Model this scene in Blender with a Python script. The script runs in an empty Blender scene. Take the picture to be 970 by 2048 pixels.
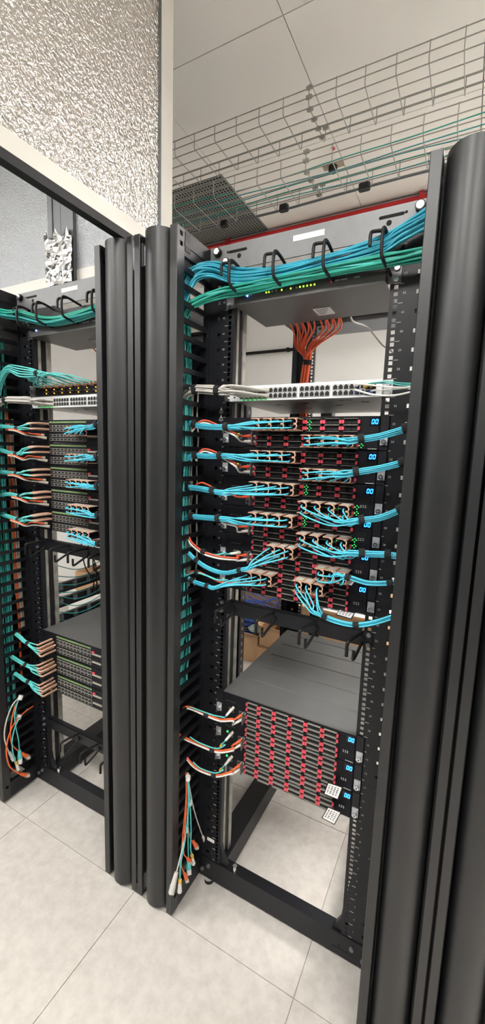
import bpy, math, random
from mathutils import Vector, Matrix
random.seed(7)
S = bpy.context.scene
COL = S.collection

# ---------------------------------------------------------------- camera
F = 830.0
CAM = Vector((0.4193, -1.1197, 1.55))
YAW, PITCH, ROLL = 0.4849, -0.1413, 0.0312
_f = Vector((-math.sin(YAW)*math.cos(PITCH), math.cos(YAW)*math.cos(PITCH), math.sin(PITCH)))
_r0 = Vector((math.cos(YAW), math.sin(YAW), 0)); _u0 = _r0.cross(_f)
_r = math.cos(ROLL)*_r0 + math.sin(ROLL)*_u0
_u = -math.sin(ROLL)*_r0 + math.cos(ROLL)*_u0
cd = bpy.data.cameras.new('camera'); co = bpy.data.objects.new('camera', cd); COL.objects.link(co)
cd.sensor_fit = 'VERTICAL'; cd.sensor_height = 24.0; cd.lens = 24.0*F/2048; cd.clip_start = 0.01
R3 = Matrix((_r, _u, -_f)).transposed()
co.matrix_world = Matrix.Translation(CAM) @ R3.to_4x4()
S.camera = co
# ---------------------------------------------------------------- world, exposure
w = bpy.data.worlds.new('world'); S.world = w; w.use_nodes = True
w.node_tree.nodes['Background'].inputs[0].default_value = (0.9, 0.95, 1, 1)
w.node_tree.nodes['Background'].inputs[1].default_value = 0.0
S.view_settings.view_transform = 'Standard'; S.view_settings.look = 'None'
S.view_settings.gamma = 1.0; S.view_settings.use_curve_mapping = False
S.view_settings.exposure = 1.15
LAMP_POWER = 20.0        # emission of the flush ceiling light panels
# ceiling tiles that are light panels: front aisle behind the camera (mirrored in the doors), rear aisle beyond the right edge
LAMPS = [(2.445, -1.76), (1.245, -1.76), (0.045, -1.76), (-1.155, -1.76), (-2.355, -1.76), (-3.555, -1.76), (1.245, 1.24), (1.845, 1.24), (2.445, 1.24)]

def ray(x, y): return _f + (x-485)/F*_r - (y-1024)/F*_u
def at(x, y, Y):            # photo pixel -> point at depth Y
    d = ray(x, y); return CAM + d*((Y-CAM.y)/d.y)
def atX(x, y, X):
    d = ray(x, y); return CAM + d*((X-CAM.x)/d.x)

# ---------------------------------------------------------------- constants
U = 0.04445; ZB = 0.10
def zu(n): return ZB + n*U          # top of unit n
XA, XB = -0.9095, 0.0               # rack centres
PITCHX = 0.9095
MW = 0.152                          # half width of a cable manager
XM = -0.456
CEIL = 3.0

# ---------------------------------------------------------------- materials
def mat(name, col, rough=0.5, metal=0.0, var=0.08, scale=40.0, bump=0.0, bscale=200.0, emit=None, es=0.0, spec=None, coat=0.0):
    m = bpy.data.materials.new(name); m.use_nodes = True
    nt = m.node_tree; b = nt.nodes['Principled BSDF']
    b.inputs['Roughness'].default_value = rough; b.inputs['Metallic'].default_value = metal
    if spec is not None: b.inputs['Specular IOR Level'].default_value = spec
    if coat: b.inputs['Coat Weight'].default_value = coat
    tc = nt.nodes.new('ShaderNodeTexCoord')
    n = nt.nodes.new('ShaderNodeTexNoise'); n.inputs['Scale'].default_value = scale; n.inputs['Detail'].default_value = 4
    nt.links.new(tc.outputs['Object'], n.inputs['Vector'])
    r = nt.nodes.new('ShaderNodeValToRGB')
    c0 = tuple(max(0, c*(1-var)) for c in col); c1 = tuple(min(1, c*(1+var)) for c in col)
    r.color_ramp.elements[0].color = (*c0, 1); r.color_ramp.elements[1].color = (*c1, 1)
    r.color_ramp.elements[0].position = 0.3; r.color_ramp.elements[1].position = 0.7
    nt.links.new(n.outputs['Fac'], r.inputs['Fac']); nt.links.new(r.outputs['Color'], b.inputs['Base Color'])
    if bump:
        n2 = nt.nodes.new('ShaderNodeTexNoise'); n2.inputs['Scale'].default_value = bscale; n2.inputs['Detail'].default_value = 3
        nt.links.new(tc.outputs['Object'], n2.inputs['Vector'])
        bp = nt.nodes.new('ShaderNodeBump'); bp.inputs['Strength'].default_value = bump; bp.inputs['Distance'].default_value = 0.01
        nt.links.new(n2.outputs['Fac'], bp.inputs['Height']); nt.links.new(bp.outputs['Normal'], b.inputs['Normal'])
    if emit:
        b.inputs['Emission Color'].default_value = (*emit, 1); b.inputs['Emission Strength'].default_value = es
    return m
M = {}
M['black'] = mat('black_powder_coat', (0.0075, 0.008, 0.0105), 0.42, 0, 0.1, 60, 0.03, 900, spec=0.35)
M['black2'] = mat('black_plastic', (0.006, 0.006, 0.007), 0.5, spec=0.35)
M['door'] = mat('door_satin_black', (0.011, 0.0115, 0.0125), 0.42, 0, 0.06, 8, 0.012, 1200, spec=0.6)
M['panelgrey'] = mat('grey_black_steel', (0.17, 0.17, 0.175), 0.4, 0.1, 0.06, 30, 0.02, 900)
M['chassis'] = mat('chassis_grey', (0.12, 0.12, 0.118), 0.45, 0.2, 0.05, 15, 0.02, 900)
M['kvm'] = mat('kvm_grey', (0.075, 0.073, 0.072), 0.45, 0.1, 0.05, 20, 0.02, 900)
M['bezel'] = mat('bezel_black', (0.006, 0.006, 0.009), 0.5, spec=0.22)
M['void'] = mat('port_black', (0.004, 0.004, 0.004), 0.7)
M['red'] = mat('latch_red', (0.66, 0.07, 0.10), 0.4)
M['silver'] = mat('slot_lip_silver', (0.55, 0.53, 0.48), 0.35, 0.7)
M['steel'] = mat('bright_steel', (0.75, 0.75, 0.76), 0.22, 1.0)
M['zinc'] = mat('zinc_clip', (0.50, 0.51, 0.53), 0.35, 0.4, 0.1)
M['galv'] = mat('galvanised', (0.38, 0.37, 0.34), 0.38, 0.7, 0.25, 30, 0.1, 60)
M['wire'] = mat('zinc_wire', (0.34, 0.33, 0.30), 0.45, 0.5)
M['alu'] = mat('aluminium_cream', (0.56, 0.54, 0.49), 0.4, 0.15, 0.04, 5)
M['alud'] = mat('aluminium_grey', (0.18, 0.19, 0.20), 0.45, 0.5, 0.1, 8)
M['white'] = mat('white_paint', (0.80, 0.79, 0.76), 0.6, 0, 0.03)
M['wall'] = mat('wall_white', (0.88, 0.87, 0.85), 0.75, 0, 0.02, 3, 0.03, 150)
M['ceil'] = mat('ceiling_tile', (0.87, 0.845, 0.80), 0.7, 0, 0.025, 2.5)
M['ceilgap'] = mat('ceiling_joint', (0.45, 0.43, 0.39), 0.8)
M['swwhite'] = mat('switch_white', (0.78, 0.79, 0.80), 0.4, 0.1, 0.03)
M['swgrey'] = mat('switch_underside', (0.48, 0.46, 0.45), 0.35, 0.5, 0.05, 10)
M['portgrey'] = mat('port_frame_grey', (0.52, 0.52, 0.52), 0.45)
M['portdim'] = mat('port_frame_dim', (0.32, 0.31, 0.28), 0.5)
M['aqua'] = mat('cable_aqua', (0.07, 0.50, 0.66), 0.38, 0, 0.1, 20)
M['teal'] = mat('cable_teal', (0.03, 0.33, 0.33), 0.4, 0, 0.15, 20)
M['teal2'] = mat('cable_light_teal', (0.10, 0.52, 0.50), 0.4, 0, 0.12, 20)
M['green'] = mat('cable_sea_green', (0.02, 0.36, 0.27), 0.38, 0, 0.15, 20)
M['bluet'] = mat('cable_blue_teal', (0.025, 0.34, 0.47), 0.36, 0, 0.2, 20)
M['orange'] = mat('cable_orange', (0.78, 0.13, 0.035), 0.42, 0, 0.1, 20)
M['redo'] = mat('cable_red_orange', (0.72, 0.09, 0.035), 0.42, 0, 0.1, 20)
M['cgrey'] = mat('cable_grey_white', (0.55, 0.53, 0.49), 0.45, 0, 0.06, 20)
M['tan'] = mat('cable_tan', (0.42, 0.33, 0.24), 0.5, 0, 0.1, 20)
M['cwhite'] = mat('cable_white', (0.74, 0.72, 0.68), 0.45)
M['yellow'] = mat('boot_yellow', (0.75, 0.45, 0.05), 0.45)
M['blue'] = mat('cable_blue', (0.035, 0.09, 0.35), 0.45, 0, 0.2, 30)
M['clear'] = mat('connector_clear', (0.62, 0.58, 0.48), 0.25)
M['tab'] = mat('pull_tab_beige', (0.55, 0.33, 0.23), 0.45, 0, 0.08)
M['tablabel'] = mat('pull_tab_label', (0.55, 0.60, 0.56), 0.5)
M['velcro'] = mat('velcro_black', (0.010, 0.010, 0.011), 0.9, 0, 0.3, 300, 0.3, 400)
M['card'] = mat('cardboard', (0.50, 0.31, 0.17), 0.75, 0, 0.08, 12, 0.05, 60)
M['cardd'] = mat('cardboard_dark', (0.33, 0.19, 0.10), 0.8, 0, 0.08, 12)
M['paper'] = mat('paper_white', (0.82, 0.81, 0.78), 0.7, 0, 0.02)
M['print'] = mat('print_dark', (0.08, 0.08, 0.10), 0.7)
M['mark'] = mat('rail_marks_white', (0.50, 0.50, 0.49), 0.6)
M['redpipe'] = mat('red_pipe', (0.60, 0.025, 0.03), 0.35, 0, 0.05)
M['vent'] = mat('vent_grille', (0.24, 0.24, 0.22), 0.6)
M['dark'] = mat('dark_void', (0.008, 0.008, 0.008), 0.9)
M['green_led'] = mat('led_green', (0.02, 0.3, 0.05), 0.4, emit=(0.05, 1.0, 0.18), es=0.7)
M['lime_led'] = mat('led_lime', (0.2, 0.4, 0.02), 0.4, emit=(0.45, 1.0, 0.05), es=1.1)
M['red_led'] = mat('led_red', (0.4, 0.02, 0.02), 0.4, emit=(1.0, 0.03, 0.03), es=0.9)
M['amber_led'] = mat('led_amber', (0.5, 0.2, 0.02), 0.4, emit=(1.0, 0.35, 0.03), es=1.8)
M['blue_led'] = mat('led_blue', (0.02, 0.1, 0.6), 0.4, emit=(0.08, 0.25, 1.0), es=5.5)
M['digit'] = mat('display_digit', (0.05, 0.3, 0.8), 0.4, emit=(0.01, 0.20, 1.0), es=6.0)
M['window'] = mat('display_window', (0.004, 0.005, 0.012), 0.2)
M['legend'] = mat('legend_green', (0.22, 0.34, 0.14), 0.5)
M['lamp'] = mat('lamp_diffuser', (0.9, 0.9, 0.88), 0.5, emit=(1.0, 0.985, 0.945), es=LAMP_POWER)
M['bag'] = mat('clear_bag', (0.40, 0.52, 0.48), 0.3)

def foil_mat(name, col, rough, bscale, strength, dist=0.004, metal=0.9):
    m = bpy.data.materials.new(name); m.use_nodes = True; nt = m.node_tree; b = nt.nodes['Principled BSDF']
    b.inputs['Base Color'].default_value = (*col, 1); b.inputs['Metallic'].default_value = metal; b.inputs['Roughness'].default_value = rough
    tc = nt.nodes.new('ShaderNodeTexCoord')
    v = nt.nodes.new('ShaderNodeTexNoise'); v.inputs['Scale'].default_value = bscale; v.inputs['Detail'].default_value = 2.5; v.inputs['Distortion'].default_value = 0.6
    nt.links.new(tc.outputs['Object'], v.inputs['Vector'])
    bp = nt.nodes.new('ShaderNodeBump'); bp.inputs['Strength'].default_value = strength; bp.inputs['Distance'].default_value = dist
    nt.links.new(v.outputs['Fac'], bp.inputs['Height']); nt.links.new(bp.outputs['Normal'], b.inputs['Normal'])
    return m
M['foil'] = foil_mat('embossed_foil', (0.62, 0.60, 0.56), 0.18, 110, 1.0, 0.006)
M['foil2'] = foil_mat('fine_foil', (0.40, 0.415, 0.43), 0.4, 190, 0.9, 0.004)
M['crumple'] = foil_mat('crumpled_foil', (0.9, 0.9, 0.9), 0.18, 14, 0.9, 0.03)

def floor_mat():
    m = bpy.data.materials.new('floor_vinyl'); m.use_nodes = True; nt = m.node_tree; b = nt.nodes['Principled BSDF']
    tc = nt.nodes.new('ShaderNodeTexCoord')
    n = nt.nodes.new('ShaderNodeTexNoise'); n.inputs['Scale'].default_value = 26; n.inputs['Detail'].default_value = 7; n.inputs['Roughness'].default_value = 0.62
    geo = nt.nodes.new('ShaderNodeNewGeometry'); nt.links.new(geo.outputs['Position'], n.inputs['Vector'])
    r = nt.nodes.new('ShaderNodeValToRGB'); r.color_ramp.elements[0].color = (0.455, 0.42, 0.385, 1); r.color_ramp.elements[1].color = (0.56, 0.525, 0.485, 1)
    r.color_ramp.elements[0].position = 0.3; r.color_ramp.elements[1].position = 0.62
    nt.links.new(n.outputs['Fac'], r.inputs['Fac']); nt.links.new(r.outputs['Color'], b.inputs['Base Color'])
    b.inputs['Roughness'].default_value = 0.42
    return m
M['floor'] = floor_mat()

# ---------------------------------------------------------------- mesh helpers
class MB:
    def __init__(s): s.v = []; s.f = []; s.m = []; s.sm = []
    def add(s, vs, fs, mi=0, smooth=False):
        o = len(s.v); s.v += [tuple(p) for p in vs]
        for f in fs: s.f.append(tuple(i+o for i in f)); s.m.append(mi); s.sm.append(smooth)
        return s
    def box(s, x0, x1, y0, y1, z0, z1, mi=0):
        vs = [(x, y, z) for z in (z0, z1) for y in (y0, y1) for x in (x0, x1)]
        return s.add(vs, [(0, 2, 3, 1), (4, 5, 7, 6), (0, 1, 5, 4), (2, 6, 7, 3), (0, 4, 6, 2), (1, 3, 7, 5)], mi)
    def cbox(s, c, h, mi=0): return s.box(c[0]-h[0], c[0]+h[0], c[1]-h[1], c[1]+h[1], c[2]-h[2], c[2]+h[2], mi)
    def bbox(s, x0, x1, y0, y1, z0, z1, b=0.002, mi=0):    # chamfered on the edges along z
        poly = [(x0+b, y0), (x1-b, y0), (x1, y0+b), (x1, y1-b), (x1-b, y1), (x0+b, y1), (x0, y1-b), (x0, y0+b)]
        return s.prism(poly, 'z', z0, z1, mi)
    def prism(s, poly, axis, a, b, mi=0, smooth=False):
        n = len(poly)
        def P(p, t):
            if axis == 'z': return (p[0], p[1], t)
            if axis == 'x': return (t, p[0], p[1])
            return (p[0], t, p[1])
        vs = [P(p, a) for p in poly] + [P(p, b) for p in poly]
        s.add(vs, [(i, (i+1) % n, n+(i+1) % n, n+i) for i in range(n)], mi, smooth)
        if smooth:                      # own vertices for the caps, so the sides shade true
            o = len(s.v); s.v += [tuple(p) for p in vs]
        else: o = len(s.v)-2*n
        s.f.append(tuple(o+i for i in range(n))[::-1]); s.m.append(mi); s.sm.append(False)
        s.f.append(tuple(o+n+i for i in range(n))); s.m.append(mi); s.sm.append(False)
        return s
    def tube(s, pts, r, n=6, mi=0, r2=None):
        pts = [Vector(p) for p in pts]; k = len(pts); vs = []
        prev = None
        for i, p in enumerate(pts):
            t = (pts[min(i+1, k-1)]-pts[max(i-1, 0)])
            if t.length < 1e-9: t = Vector((0, 0, 1))
            t.normalize()
            if prev is None:
                a = Vector((0, 0, 1)) if abs(t.z) < 0.9 else Vector((1, 0, 0))
                u = t.cross(a).normalized()
            else:
                u = (prev - t*prev.dot(t))
                u = u.normalized() if u.length > 1e-6 else t.orthogonal().normalized()
            prev = u; v = t.cross(u)
            rr = r if r2 is None else r + (r2-r)*i/(k-1)
            for j in range(n):
                a = 2*math.pi*j/n; vs.append(p+u*(rr*math.cos(a))+v*(rr*math.sin(a)))
        fs = [(i*n+j, i*n+(j+1) % n, (i+1)*n+(j+1) % n, (i+1)*n+j) for i in range(k-1) for j in range(n)]
        s.add(vs, fs, mi, True)
        o = len(s.v); s.v += [tuple(p) for p in vs[:n]]+[tuple(p) for p in vs[-n:]]
        s.f.append(tuple(o+j for j in range(n))[::-1]); s.m.append(mi); s.sm.append(False)
        s.f.append(tuple(o+n+j for j in range(n))); s.m.append(mi); s.sm.append(False)
        return s
    def cyl(s, p0, p1, r, n=12, mi=0, r2=None): return s.tube([p0, p1], r, n, mi, r2)
    def mesh(s, name, mats):
        me = bpy.data.meshes.new(name); me.from_pydata(s.v, [], s.f)
        for m_ in mats: me.materials.append(M[m_] if isinstance(m_, str) else m_)
        me.polygons.foreach_set('material_index', s.m); me.polygons.foreach_set('use_smooth', s.sm)
        me.update(); return me
    def build(s, name, mats, parent=None):
        if isinstance(mats, str): mats = [mats]
        return link(name, s.mesh(name, mats), parent)
def link(name, me, parent=None, loc=None):
    o = bpy.data.objects.new(name, me); COL.objects.link(o)
    if parent is not None: o.parent = parent
    if loc is not None: o.location = loc
    return o
def tag(o, label, cat, group=None):
    o['label'] = label; o['category'] = cat
    if group: o['group'] = group
    return o
def thing(name, label, cat, loc=(0, 0, 0), group=None):
    o = bpy.data.objects.new(name, None); COL.objects.link(o); o.location = loc; o.empty_display_size = 0.05
    return tag(o, label, cat, group)
def struct(o): o['kind'] = 'structure'; return o
def stuff(o): o['kind'] = 'stuff'; return o
def copy_tree(o, parent=None):
    c = o.copy(); COL.objects.link(c)
    if parent is not None: c.parent = parent
    for ch in list(o.children): copy_tree(ch, c)
    return c
def spline(P, seg=6):
    P = [Vector(p) for p in P]
    if len(P) < 3: return P
    out = []
    Q = [2*P[0]-P[1]] + P + [2*P[-1]-P[-2]]
    for i in range(1, len(Q)-2):
        a, b, c, d = Q[i-1], Q[i], Q[i+1], Q[i+2]
        for k in range(seg):
            t = k/seg
            out.append(0.5*((2*b)+(c-a)*t+(2*a-5*b+4*c-d)*t*t+(3*b-a-3*c+d)*t**3))
    out.append(P[-1]); return out
def text_mesh(body, size, spacing=1.0, align='CENTER'):
    c = bpy.data.curves.new('text', 'FONT'); c.body = body; c.size = size; c.align_x = align; c.align_y = 'CENTER'; c.space_line = spacing; c.resolution_u = 2
    o = bpy.data.objects.new('text', c); COL.objects.link(o)
    dg = bpy.context.evaluated_depsgraph_get(); me = bpy.data.meshes.new_from_object(o.evaluated_get(dg))
    bpy.data.objects.remove(o); bpy.data.curves.remove(c)
    # stand the text upright, facing -Y
    for v in me.vertices: v.co = Vector((v.co.x, 0, v.co.y))
    return me
def text_obj(name, body, size, mat_, parent, loc):
    me = text_mesh(body, size); me.materials.clear(); me.materials.append(M[mat_]); return link(name, me, parent, loc)

# ================================================================= the room
X0, X1, Y0, Y1 = -4.9, 4.7, -3.3, 2.06
YB = 1.545       # face of the bulkhead
fl = struct(MB().box(X0, X1, Y0, Y1, -0.06, -0.004).build('floor', 'ceilgap'))
ft = MB().box(-0.2988, 0.2988, -0.2988, 0.2988, -0.004, 0.0).mesh('tile', ['floor'])
gx = [-0.472+0.6*k for k in range(-8, 9)]; gy = [-0.158+0.6*k for k in range(-5, 4)]
for x in gx:
    for y in gy:
        if x+0.6 < X0+0.2 or y > Y1: continue
        link('tile', ft, fl, (x+0.3, y+0.3, 0))
ce = struct(MB().box(X0, X1, Y0, Y1, CEIL+0.012, CEIL+0.06).build('ceiling', 'ceilgap'))
ct = MB().box(-0.2982, 0.2982, -0.2982, 0.2982, 0, 0.0125).mesh('tile', ['ceil'])
VENT = (-1.155, 1.24)
for i in range(-8, 8):
    for j in range(-7, 2):
        cx, cy = round(-0.255+0.3+0.6*i, 3), round(0.34+0.3+0.6*j, 3)
        if (cx, cy) == VENT or (cx, cy) in LAMPS: continue
        link('tile', ct, ce, (cx, cy, CEIL))
struct(MB().box(X0, X1, Y1, Y1+0.1, 0, CEIL).build('wall_back', 'wall'))
struct(MB().box(X0, X1, YB, Y1, 2.72, CEIL).build('wall_bulkhead', 'wall'))
struct(MB().box(X0, X1, Y0-0.1, Y0, 0, CEIL).build('wall_front', 'wall'))
struct(MB().box(X0-0.1, X0, Y0, Y1, 0, CEIL).build('wall_left', 'wall'))
struct(MB().box(X1, X1+0.1, Y0, Y1, 0, CEIL).build('wall_right', 'wall'))
# light panels in the ceiling grid
for k, (lx, ly) in enumerate(LAMPS):
    t = thing('ceiling_light_offscreen', 'square flush light panel in the ceiling grid', 'light', (lx, ly, CEIL), 'ceiling light panels')
    b = MB()
    for (a0, a1, b0, b1) in ((-0.298, 0.298, -0.298, -0.28), (-0.298, 0.298, 0.28, 0.298), (-0.298, -0.28, -0.28, 0.28), (0.28, 0.298, -0.28, 0.28)):
        b.box(a0, a1, b0, b1, -0.002, 0.0125)
    b.build('frame', 'white', t)
    MB().box(-0.28, 0.28, -0.28, 0.28, 0.0, 0.010).build('diffuser_offscreen', 'lamp', t)
# perforated ceiling vent
t = thing('ceiling_vent', 'grey perforated square vent tile in the white ceiling beside foil panel', 'vent', (VENT[0], VENT[1]+0.0, CEIL))
b = MB()
b.box(-0.3, 0.3, -0.3, 0.3, 0.008, 0.012)
b.build('backing', 'dark', t)
b = MB(); n = 30; st = 0.585/n
for i in range(n+1):
    a = -0.2925+i*st
    b.box(a-0.0034, a+0.0034, -0.297, 0.297, -0.001, 0.0005); b.box(-0.297, 0.297, a-0.0034, a+0.0034, -0.0012, 0.0007)
stuff(b.build('perforated_plate', 'vent', t))
b = MB()
for (a0, a1, b0, b1) in ((-0.298, 0.298, -0.298, -0.29), (-0.298, 0.298, 0.29, 0.298), (-0.298, -0.29, -0.29, 0.29), (0.29, 0.298, -0.29, 0.29)): b.box(a0, a1, b0, b1, -0.002, 0.010)
b.build('frame', 'vent', t)
# red pipe under the ceiling
t = thing('detection_pipe', 'straight red pipe with small brackets running along the wall below ceiling', 'pipe', (0, YB, 2.968))
MB().cyl((X0+0.02, -0.016, 0), (X1-0.02, -0.016, 0), 0.0145, 12).build('pipe', 'redpipe', t)
for x in (-2.4, -1.15, 0.075, 1.3):
    b = MB().box(x-0.012, x+0.012, -0.034, 0.0, -0.018, 0.018); b.box(x-0.010, x+0.010, -0.026, -0.010, 0.01, 0.032); b.build('bracket', 'redpipe', t)
# tiny red call indicator on the ceiling
p = at(663, 292, 0.9)
t = thing('ceiling_indicator', 'tiny red indicator dot on the white ceiling beside wire trays', 'indicator', (-0.27, 1.0, CEIL))
MB().cyl((0, 0, -0.004), (0, 0, 0), 0.012, 12).build('rim', 'white', t); MB().cyl((0, 0, -0.010), (0, 0, -0.004), 0.007, 10, r2=0.007).build('lens', 'redpipe', t)

# ================================================================= foil containment panels
t = thing('containment_panel', 'large embossed silver foil panel in cream aluminium frame above the cable manager', 'panel', (-0.5, 0, 2.146))
ya, yb = -0.64, 0.062
MB().box(-0.014, -0.004, ya+0.04, yb-0.05, 0.06, 0.81).build('foil_sheet', 'foil', t)
b = MB().box(-0.02, 0.004, ya, yb, 0.022, 0.064); b.build('bottom_rail', 'alu', t)
MB().box(-0.02, 0.004, ya, yb, 0.808, 0.852).build('top_rail', 'alu', t)
MB().box(-0.02, 0.004, yb-0.056, yb, 0.064, 0.808).build('end_stile', 'alu', t)
MB().box(-0.02, 0.0042, yb-0.058, yb-0.056, 0.064, 0.808).build('stile_groove', 'alud', t)
MB().box(-0.02, 0.004, ya, ya+0.056, 0.064, 0.808).build('end_stile', 'alu', t)
MB().box(-0.022, 0.0035, ya, yb, 0.0, 0.0225).build('gasket', 'black2', t)
for (xa, xb, lab) in ((-2.6, -1.082, 'matt silver foil board above the far end of the left rack'), (-0.94, -0.523, 'matt silver foil board between grey post and the framed panel')):
    t = thing('foil_board', lab, 'panel', ((xa+xb)/2, 0.06, 2.17))
    h = (xb-xa)/2
    MB().box(-h, h, 0.0, 0.02, 0.045, 0.826).build('foil_sheet', 'foil2', t)
    MB().box(-h, h, -0.002, 0.022, 0.0, 0.045).build('bottom_trim', 'alu', t)
t = thing('panel_post', 'dark grey grooved post with crumpled foil wrapped round its foot', 'post', (-1.011, 0.06, 2.145))
b = MB()
for (a0, a1, d) in ((-0.071, -0.045, -0.012), (-0.043, -0.004, -0.008), (-0.002, 0.018, -0.008), (0.020, 0.046, -0.010), (0.048, 0.071, -0.014)): b.box(a0, a1, d, 0.03, 0.02, 0.85)
b.build('post_profile', 'alud', t)
# crumpled foil: jittered sheet
b = MB(); nx, nz = 9, 12; vs = []
rr = random.Random(3)
for j in range(nz+1):
    for i in range(nx+1):
        top = 0.20 + 0.035*math.sin(i*1.7) if j == nz else 0
        vs.append((-0.072+0.144*i/nx, -0.018-0.012*rr.random()-(0.006 if j in (0, nz) else 0), (0.02+0.18*j/nz)+(0.02*math.sin(i*1.9) if j == nz else 0)))
fs = []
for j in range(nz):
    for i in range(nx):
        a = j*(nx+1)+i; fs += [(a, a+1, a+nx+2), (a, a+nx+2, a+nx+1)]
b.add(vs, fs); b.build('foil_wrap', 'crumple', t)
MB().box(-0.06, 0.06, -0.006, 0.03, 0.0, 0.03).build('foot', 'alud', t)

# ================================================================= wire basket trays
rib_pts = [(0, 0.0, 0.06), (0, 0.0, 0.008), (0, 0.008, 0.0), (0, 0.192, 0.0), (0, 0.2, 0.008), (0, 0.2, 0.06)]
rib = MB().tube(rib_pts, 0.0017, 6).mesh('cross_wire', ['wire'])
def tray(label, z, hx):
    t = thing('wire_basket_tray', label, 'cable tray', (0, 0.47, z))
    for (yy, zz) in ((0, 0.06), (0, 0.03), (0.015, 0.0), (0.065, 0.0), (0.115, 0.0), (0.165, 0.0), (0.2, 0.03), (0.2, 0.06)):
        dz = 0.0042 if zz == 0 else 0; dy = 0.0042 if yy == 0 else (-0.0042 if yy == 0.2 else 0)
        for (a, c) in ((-1.5, -0.203), (-0.197, 1.6)):
            MB().cyl((a, yy+dy, zz+dz), (c, yy+dy, zz+dz), 0.0018, 6).build('long_wire', 'wire', t)
    for k in range(-15, 17):
        link('cross_wire', rib, t, (k*0.1, 0, 0))
    for (yy, zz) in ((0, 0.06), (0, 0.03), (0.015, 0), (0.065, 0), (0.115, 0), (0.165, 0), (0.2, 0.055)):
        b = MB().box(-0.211, -0.189, yy-0.003, yy+0.006, zz-0.005, zz+0.005); b.cyl((-0.2, yy, zz-0.010), (-0.2, yy, zz+0.008), 0.003, 8); b.build('splice_clip', 'wire', t)
    for x in (-hx, hx):
        b = MB().cyl((x, -0.01, 0.02), (x, -0.01, CEIL-z), 0.004, 8); b.cyl((x, 0.21, 0.02), (x, 0.21, CEIL-z), 0.004, 8); b.box(x-0.02, x+0.02, -0.015, 0.215, -0.006, 0.0); b.build('hanger', 'galv', t)
    return t
tray('upper empty wire basket cable tray hung just below the ceiling', 2.80, 1.1)
tray('lower wire basket cable tray carrying thin teal cables', 2.592, 1.3)
def tubeobj(name, pts, r, m_, label, cat='cable', group=None, seg=6, n=6, parent=None):
    o = MB().tube(spline(pts, seg), r, n).build(name, m_, parent)
    if label: tag(o, label, cat, group)
    return o
rr = random.Random(5)
for k in range(5):
    yy = 0.50+0.03*k; pts = []
    for i in range(14):
        x = -1.45+i*0.23
        pts.append((x, yy+0.012*rr.uniform(-1, 1), 2.592+0.0085+0.004*rr.random() + (0.012 if k == 0 else 0)))
    tubeobj('tray_cable', pts, 0.0019, 'teal' if k % 3 else 'green', 'thin teal cable lying along the lower wire basket tray', 'cable', 'teal cables in the wire tray')
pts = [(-1.4+i*0.25, 0.685+0.004*math.sin(i*2), 2.603+0.002*math.sin(i)) for i in range(13)]
tubeobj('tray_edge_cable', pts, 0.005, 'alud', 'grey cable clamped along the outer edge of lower wire tray', 'cable')
for x, w_ in ((-0.032, 0.022), (-0.375, 0.02), (-0.675, 0.018)):
    tag(MB().bbox(x-w_, x+w_, 0.672, 0.698, 2.594, 2.616, 0.006).build('cable_clamp', 'black2'), 'small black clamp on the grey cable along the lower tray', 'clamp', 'black clamps on the tray edge')
p = at(587, 385, 0.62)
t = thing('ceiling_bracket', 'small round black fitting with cream base above the lower wire tray', 'fitting', (p.x, p.y+0.5, CEIL))
MB().box(-0.05, 0.05, -0.02, 0.02, -0.006, 0.0).build('base', 'tan', t); MB().cyl((0, 0, -0.03), (0, 0, -0.006), 0.022, 12).build('ring', 'black2', t)

# ================================================================= racks
HOLES = [0.00635, 0.022225, 0.0381]
NU = 45
RAILTOP = zu(NU)+0.02
def rail_mesh(sgn, front=True):
    # face plate with a column of square holes and a column of larger cage holes
    b = MB()
    def bx(xa, xb, y0, y1, z0, z1):
        b.box(min(sgn*xa, sgn*xb), max(sgn*xa, sgn*xb), y0, y1, z0, z1)
    z0, z1 = 0.092, RAILTOP
    hc = 0.284 if sgn > 0 else 0.270
    bx(0.218, 0.2277, 0, 0.002, z0, z1); bx(0.2373, hc-0.005, 0, 0.002, z0, z1); bx(hc+0.005, 0.302, 0, 0.002, z0, z1)
    last = z0
    for u in range(NU):
        for h in HOLES:
            c = ZB+u*U+h; bx(0.2277, 0.2373, 0, 0.002, last, c-0.0048); last = c+0.0048
    bx(0.2277, 0.2373, 0, 0.002, last, z1)
    last = z0
    for u in range(NU):
        c = ZB+u*U+0.0222; bx(hc-0.005, hc+0.005, 0, 0.002, last, c-0.005); last = c+0.005
    bx(hc-0.005, hc+0.005, 0, 0.002, last, z1)
    bx(0.300, 0.302, 0.002, 0.07, z0, z1)         # outer web
    bx(0.218, 0.220, 0.002, 0.018, z0, z1)        # inner return
    bx(0.282, 0.300, 0.068, 0.070, z0, z1)
    return b
nums = '\n'.join(str(n) for n in range(NU, 0, -1))
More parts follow.
